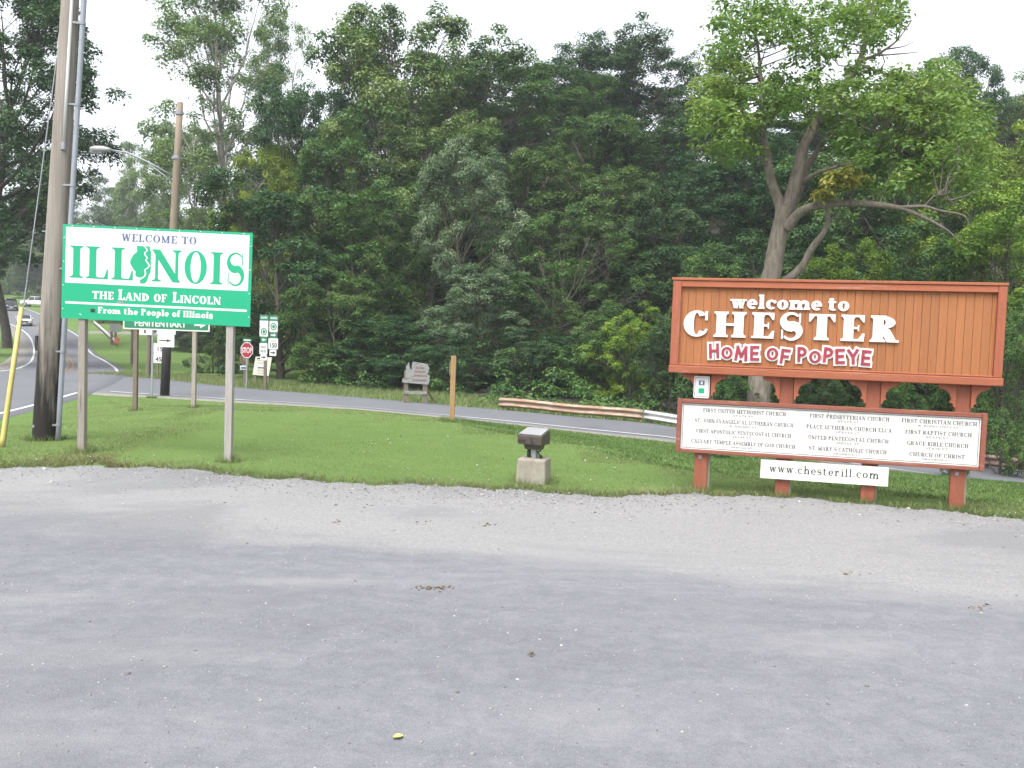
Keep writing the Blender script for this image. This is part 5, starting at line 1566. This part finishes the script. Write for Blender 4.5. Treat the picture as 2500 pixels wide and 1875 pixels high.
wd_leaf = [  # clump areas: x, y, radius x, radius y (in crop pixels), count, tone
    (560, 130, 190, 130, 34, .35), (720, 90, 160, 100, 22, .4), (1120, 70, 150, 100, 24, .4), (1290, 60, 120, 90, 20, .55), (1170, 230, 120, 110, 22, .35), (900, 250, 150, 110, 26, .45),
    (420, 470, 150, 120, 34, .8), (600, 600, 220, 110, 46, .5), (360, 640, 120, 100, 26, .8), (900, 440, 230, 120, 46, .4), (860, 620, 220, 100, 34, .35), (400, 780, 150, 90, 28, .55),
    (1250, 520, 180, 90, 36, .65), (1450, 560, 190, 110, 44, .75), (1650, 600, 170, 120, 44, .7), (1780, 720, 130, 120, 32, .6), (1500, 720, 200, 110, 42, .5), (1300, 650, 130, 80, 22, .55),
    (1080, 740, 130, 70, 20, .35), (1650, 850, 180, 100, 34, .4), (1400, 900, 200, 90, 30, .3), (1200, 880, 150, 80, 20, .25), (1560, 980, 110, 80, 22, .85), (1480, 1070, 70, 60, 12, .8), (1300, 1060, 140, 60, 14, .3),
    (1700, 1050, 150, 90, 26, .45), (1820, 930, 120, 120, 26, .55), (480, 880, 120, 70, 16, .5), (330, 560, 80, 90, 16, .8), (1600, 450, 110, 70, 18, .6), (1330, 100, 90, 70, 12, .4), (440, 300, 90, 100, 16, .3)]
cen, rad, ton = [], [], []
skel = np.concatenate(LB)
for cx, cy, rx_, ry_, n_, tn in wd_leaf:
    for _ in range(n_):
        a_, q_ = r.uniform(0, 6.28), math.sqrt(r.random()) * 1.22
        p = hp(cx + rx_ * q_ * math.cos(a_), cy + ry_ * q_ * math.sin(a_), r.normal() * 2.0)
        cen.append(p); rad.append(r.uniform(.30, .62)); ton.append(np.clip(tn + r.normal() * .15, 0, 1))
        if r.random() < .35:
            j = np.argmin(((skel - p) ** 2).sum(1) + (skel[:, 2] > p[2]) * 2.0)
            s0 = skel[j]
            if np.linalg.norm(s0 - p) < 2.2:
                mid3 = (s0 + p) / 2 + np.array([0, 0, -.15]) + r.normal(size=3) * .12
                wd.tube(np.array([s0, mid3, p]), np.array([.028, .018, .008]), 4)
cen, rad, ton = np.array(cen), np.array(rad), np.array(ton)
link('trunk', wd.mesh('trunk'), M['bark_hero'], hroot)
link('crown', leaves_mesh('crown', cen, rad * 1.1, 46, .165, r, .6, ton, droop=.35, inner=.1), LEAF['hero'], hroot)
ycen = np.array([hp(1090 + r.normal() * 75, 1045 + r.normal() * 26, -2.6 + r.normal() * .4) for _ in range(18)] + [hp(960 + r.normal() * 22, 1130 + r.normal() * 14, -1.6) for _ in range(3)])
yl = link('yellow_spray', leaves_mesh('yellow_spray', ycen, np.full(len(ycen), .30), 100, .15, r, .6, None, .3), LEAF['yellow'], hroot)

# ------------------------------------------------------------------ undergrowth, grass, stones
def scatter_band():
    cen, rad = [], []
    rr = np.random.default_rng(31)
    for i in range(1150):
        t = rr.random()
        j = t * (len(far) - 1)
        P = far[int(j)]
        if P[0] < -13 or P[0] > 22: continue
        back = 1.9 + rr.random() ** 1.3 * 12 + (2.5 if P[0] < -2 else 0)
        x_, y_ = P[0] + back * .35 + rr.normal() * .3, P[1] + back
        hgt = min(2.6, .12 + (back - 1.9) * .36) * rr.random()
        cen.append((x_, y_, Tz(x_, y_) + hgt)); rad.append(rr.uniform(.28, .6))
    for i in range(900):        # saplings and vines up the slope
        x_, y_ = rr.uniform(-10, 24), rr.uniform(43, 62)
        cen.append((x_, y_, Tz(x_, y_) + rr.random() * 1.6)); rad.append(rr.uniform(.4, .8))
    return np.array(cen), np.array(rad)
uc, ur = scatter_band()
tag(link('undergrowth', leaves_mesh('undergrowth', uc, ur, 75, .15, np.random.default_rng(8), .6), LEAF['mid']), 'tangled green undergrowth along the foot of the wood', 'undergrowth', kind='stuff')

def blades(n, region, hgt, wid, seed, lean_=.5):
    r_ = np.random.default_rng(seed)
    P = region(n, r_)
    n = len(P)
    h_ = hgt * r_.uniform(.5, 1.3, n)
    a_ = r_.uniform(0, 2 * np.pi, n)
    side_ = np.stack([np.cos(a_), np.sin(a_), 0 * a_], 1) * (wid * r_.uniform(.7, 1.3, n))[:, None]
    b_ = r_.uniform(0, 2 * np.pi, n)
    tip = P + np.stack([np.cos(b_) * h_ * lean_, np.sin(b_) * h_ * lean_, h_], 1)
    V = np.stack([P - side_ / 2, P + side_ / 2, tip], 1).reshape(-1, 3)
    Fc = np.arange(3 * n).reshape(n, 3)
    return V, Fc, np.repeat(np.clip(.55 * r_.random(n) + .45 * patch(P) , 0, 1), 3)
def patch(P):
    x_, y_ = P[:, 0], P[:, 1]
    w = np.sin(x_ * 1.1 + 1.7 * np.sin(y_ * .6)) + np.sin(y_ * 1.9 + 1.3 * np.sin(x_ * .8 + 1)) + .8 * np.sin(x_ * 3.7 + y_ * 2.1 + 2 * np.sin(y_ * 1.3)) + .7 * np.sin(y_ * 5.1 - x_ * 2.9) + 1.0 * np.sin((y_ * .86 + x_ * .5) * 2 * np.pi / 1.5)
    return np.clip(.5 + w * .16, 0, 1)
def near_side(P):
    n_y = np.interp(P[:, 0], near[:, 0], near[:, 1])
    xr = np.interp(P[:, 1], RXR[0], RXR[1])
    return (P[:, 1] < n_y - .7) & (P[:, 0] > xr + .6)
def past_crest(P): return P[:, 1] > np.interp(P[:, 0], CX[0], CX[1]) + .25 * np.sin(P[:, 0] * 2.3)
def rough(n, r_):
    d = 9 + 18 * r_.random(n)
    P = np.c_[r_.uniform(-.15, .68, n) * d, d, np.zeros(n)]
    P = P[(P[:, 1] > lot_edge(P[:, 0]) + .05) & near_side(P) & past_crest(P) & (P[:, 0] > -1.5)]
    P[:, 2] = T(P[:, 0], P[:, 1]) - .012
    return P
def lawn(n, r_):
    d = 9 + 21 * r_.random(n) ** 1.6
    x_ = r_.uniform(-.68, .68, n) * d
    P = np.c_[x_, d, np.zeros(n)]
    P = P[(P[:, 1] > lot_edge(P[:, 0]) + .02) & near_side(P)]
    P[:, 2] = T(P[:, 0], P[:, 1]) - .012
    return P
V, Fc, A_ = blades(420000, lawn, .026, .011, 3, 1.0)
tag(link('lawn_grass', np_mesh('lawn_grass', V, Fc, False, A_), M['blade']), 'short mown grass blades of the lawn', 'grass', kind='stuff')
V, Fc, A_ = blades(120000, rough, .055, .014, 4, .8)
tag(link('rough_grass', np_mesh('rough_grass', V, Fc, False, A_), M['rough_shade_blade']), 'longer darker grass on the bank behind the town sign', 'grass', kind='stuff')
def tufts(n, r_):
    out = []
    for o_ in (isg, sgn, up_o, ds, ped, tpst, lp, am):
        for ch in o_.children:
            if ch.name.split('.')[0] not in ('post', 'shaft', 'block', 'tarred_foot'): continue
            c_ = np.array([v.co for v in ch.data.vertices])
            c_ = c_[c_[:, 2] < .05].mean(0)
            w_ = o_.matrix_basis @ Vector((c_[0], c_[1], 0))
            m_ = n // 14
            a_, q_ = r_.uniform(0, 6.28, m_), r_.uniform(.05, .17, m_) + (.12 if ch.name.startswith(('shaft', 'block', 'tarred')) else 0)
            out.append(np.c_[w_.x + q_ * np.cos(a_), w_.y + q_ * np.sin(a_)])
    P = np.concatenate(out)
    return np.c_[P, T(P[:, 0], P[:, 1]) - .01]
V, Fc, A_ = blades(3600, tufts, .10, .010, 44, .5)
tag(link('post_tufts', np_mesh('post_tufts', V, Fc, False, A_), M['blade']), 'uncut grass tufts around the feet of the posts', 'grass', kind='stuff')
def fringe(n, r_):
    x_ = r_.uniform(-9, 8, n)
    y_ = lot_edge(x_) + np.abs(r_.normal(size=n)) * .16 - .05
    k_ = (np.sin(x_ * 4.3) + np.sin(x_ * 1.7 + 1) + r_.normal(size=n) * .8) > -.7
    P = np.c_[x_, y_, T(x_, y_) - .01]
    return P[k_]
V, Fc, A_ = blades(15000, fringe, .065, .013, 5, .8)
tag(link('edge_weeds', np_mesh('edge_weeds', V, Fc, False, A_), M['blade']), 'taller ragged weeds along the edge of the lot', 'weeds', kind='stuff')
def drypatch(n, r_):
    x_ = r_.uniform(-8, 7.5, n)
    y_ = lot_edge(x_) + np.abs(r_.normal(size=n)) * np.where(x_ < -5, .30, .12)
    k_ = r_.random(n) < np.where(x_ < -4.6, 1.0, np.where((x_ > -.5) & (x_ < 3), .55, .18))
    P = np.c_[x_, y_, T(x_, y_) - .01]
    return P[k_]
V, Fc, A_ = blades(22000, drypatch, .045, .012, 9, .9)
tag(link('dry_grass', np_mesh('dry_grass', V, Fc, False, A_), M['dry_blade']), 'straw-coloured dry grass at the lot edge', 'grass', kind='stuff')
def verge(n, r_):
    t = r_.random(n)
    j = (t * (len(far) - 1)).astype(int)
    b_ = r_.random(n) * 5.5 + .3
    P = np.c_[far[j] + np.c_[b_ * .3 + r_.normal(size=n) * .4, b_], np.zeros(n)]
    P = P[(P[:, 0] > -22) & (P[:, 0] < 22)]
    P[:, 2] = T(P[:, 0], P[:, 1]) - .02
    return P
V, Fc, A_ = blades(60000, verge, .20, .035, 12, .6)
tag(link('verge_grass', np_mesh('verge_grass', V, Fc, False, A_), M['blade']), 'longer rough grass on the far verge of the side road', 'grass', kind='stuff')

def clover(n, r_):
    P = lawn(n, r_)
    return P[patch(P * np.array([1.3, 1.3, 1])) > .55] + np.array([0, 0, .03])
def stones(n, pos, size, seed, squash=.6):
    r_ = np.random.default_rng(seed)
    o6 = np.array([[1, 0, 0], [0, 1, 0], [-1, 0, 0], [0, -1, 0], [0, 0, 1], [0, 0, -1]], float)
    f8 = np.array([[0, 1, 4], [1, 2, 4], [2, 3, 4], [3, 0, 4], [1, 0, 5], [2, 1, 5], [3, 2, 5], [0, 3, 5]])
    s_ = size * r_.lognormal(0, .45, n)
    a_ = r_.uniform(0, 6.28, n)
    V = o6[None] * r_.uniform(.6, 1.25, (n, 6, 1)) * s_[:, None, None]
    V[:, :, 2] *= squash
    ca, sa = np.cos(a_)[:, None], np.sin(a_)[:, None]
    V = np.stack([V[:, :, 0] * ca - V[:, :, 1] * sa, V[:, :, 0] * sa + V[:, :, 1] * ca, V[:, :, 2]], -1) + pos[:, None, :]
    Fc = (np.arange(n)[:, None, None] * 6 + f8[None]).reshape(-1, 3)
    return V.reshape(-1, 3), Fc, np.repeat(r_.random(n) ** 1.2, 6)
r_ = np.random.default_rng(77)
Pc = clover(1500, r_)
V, Fc, A_ = stones(len(Pc), Pc, .009, 21, .8)
M['clover'] = blade_mat('clover', (.45, .48, .34), (.72, .72, .62), .2)
tag(link('clover_flowers', np_mesh('clover_flowers', V, Fc, False, A_), M['clover']), 'tiny pale clover flowers dotted over the lawn', 'flowers', kind='stuff')
n1 = 3200
d_ = lot_edge(np.zeros(n1)) * 0 + r_.uniform(3.2, 10, n1)
x_ = r_.uniform(-.66, .66, n1) * d_
P1 = np.c_[x_, d_, np.full(n1, .013)]
P1 = P1[P1[:, 1] < lot_edge(P1[:, 0]) - .05]
n2 = 9000
x2 = r_.uniform(-7.5, 7, n2)
y2 = lot_edge(x2) - np.abs(r_.normal(size=n2)) * .55
w2 = r_.random(n2) < np.clip(.35 + .65 * np.exp(-((x2 - .2) / 1.6) ** 2), 0, 1)
P2 = np.c_[x2, y2, np.full(n2, .014)][w2]
P1s, P2s = stones(len(P1), P1, .0045, 5), stones(len(P2), P2, .0085, 6)
V = np.concatenate([P1s[0], P2s[0]]); Fc = np.concatenate([P1s[1], P2s[1] + len(P1s[0])]); A_ = np.concatenate([P1s[2], P2s[2]])
tag(link('gravel', np_mesh('gravel', V, Fc, False, A_), M['pebble']), 'loose pale gravel scattered over the parking lot', 'gravel', kind='stuff')
def gflat(px, py): return CAM + ray(px, py) * ((.013 - 1.7) / ray(px, py)[2])
Pd = []
for cx, cy, rx_, n_ in ((1062, 1436, 60, 70), (1035, 1276, 22, 16), (1192, 1280, 32, 24), (820, 1274, 10, 14), (1300, 1597, 12, 12), (2390, 1482, 36, 20), (2080, 1400, 50, 16)):
    for _ in range(n_): Pd.append(gflat(cx + r_.normal() * rx_ * .5, cy + r_.normal() * 3.0))
Pd = np.array(Pd)
V, Fc, A_ = stones(len(Pd), Pd, .008, 15, .4)
tag(link('dirt_crumbs', np_mesh('dirt_crumbs', V, Fc, False, A_), M['debris']), 'brown crumbs of dirt and bark in small drifts on the asphalt', 'dirt', kind='stuff')
lf = gflat(972, 1803)
lo = empty('fallen_leaf', (lf[0], lf[1], .014), .4, 'small curled yellow-green leaf lying on the asphalt in the foreground', 'leaf')
M['yleaf'] = paint('yleaf', (.50, .50, .16), .6, .2, 40)
mb = MB()
rows_ = [(-.022, .004, .001), (-.012, .014, .004), (0, .018, .006), (.012, .013, .005), (.022, .002, .002)]
vs = [q for (a, w_, z) in rows_ for q in ((a, -w_, z + .008), (a, 0, z * .3 + .001), (a, w_, z + .008))]
mb.add(vs, [f for i in range(4) for f in ((i * 3, i * 3 + 1, i * 3 + 4, i * 3 + 3), (i * 3 + 1, i * 3 + 2, i * 3 + 5, i * 3 + 4))])
mb.build('blade', M['yleaf'], lo, smooth=True)
MB().tube([(.022, 0, .002), (.036, .004, .006)], .0012, 5).build('stalk', M['yleaf'], lo)

# ------------------------------------------------------------------ air
hz_m = bpy.data.materials.new('haze_air')
hz_m.use_nodes = True
hn = hz_m.node_tree.nodes
hn.remove(hn['Principled BSDF'])
pv = hn.new('ShaderNodeVolumePrincipled')
pv.inputs['Color'].default_value = (.86, .93, 1.0, 1)
pv.inputs['Density'].default_value = .0005
hz_m.node_tree.links.new(pv.outputs[0], hn['Material Output'].inputs['Volume'])
hzo = MB().box(-1000, 1000, -400, 1700, -8, 60).build('haze', hz_m)
tag(hzo, 'thin pale evening haze over the whole place', 'haze', kind='stuff')

# real-world reflectances: one calibration for every painted, wooden, mineral and leaf surface
ALBEDO = .68
for m_ in bpy.data.materials:
    if m_ == hz_m: continue
    nt = m_.node_tree
    for nd in list(nt.nodes):
        sock = nd.inputs.get('Base Color') if nd.type == 'BSDF_PRINCIPLED' else (nd.inputs.get('Color') if nd.type == 'BSDF_TRANSLUCENT' else None)
        if sock is None or not sock.links: continue
        src = sock.links[0].from_socket
        mx = mix(nt.nodes, nt.links, 1.0, src, (.76 if m_.name.startswith('leaf') and m_.name not in ('leaf_hero', 'leaf_lime', 'leaf_pale') else .92 if m_.name.startswith('leaf') else (.77 if m_.name == 'worn_asphalt' else ALBEDO),) * 3, 'MULTIPLY')
        nt.links.new(mx, sock)
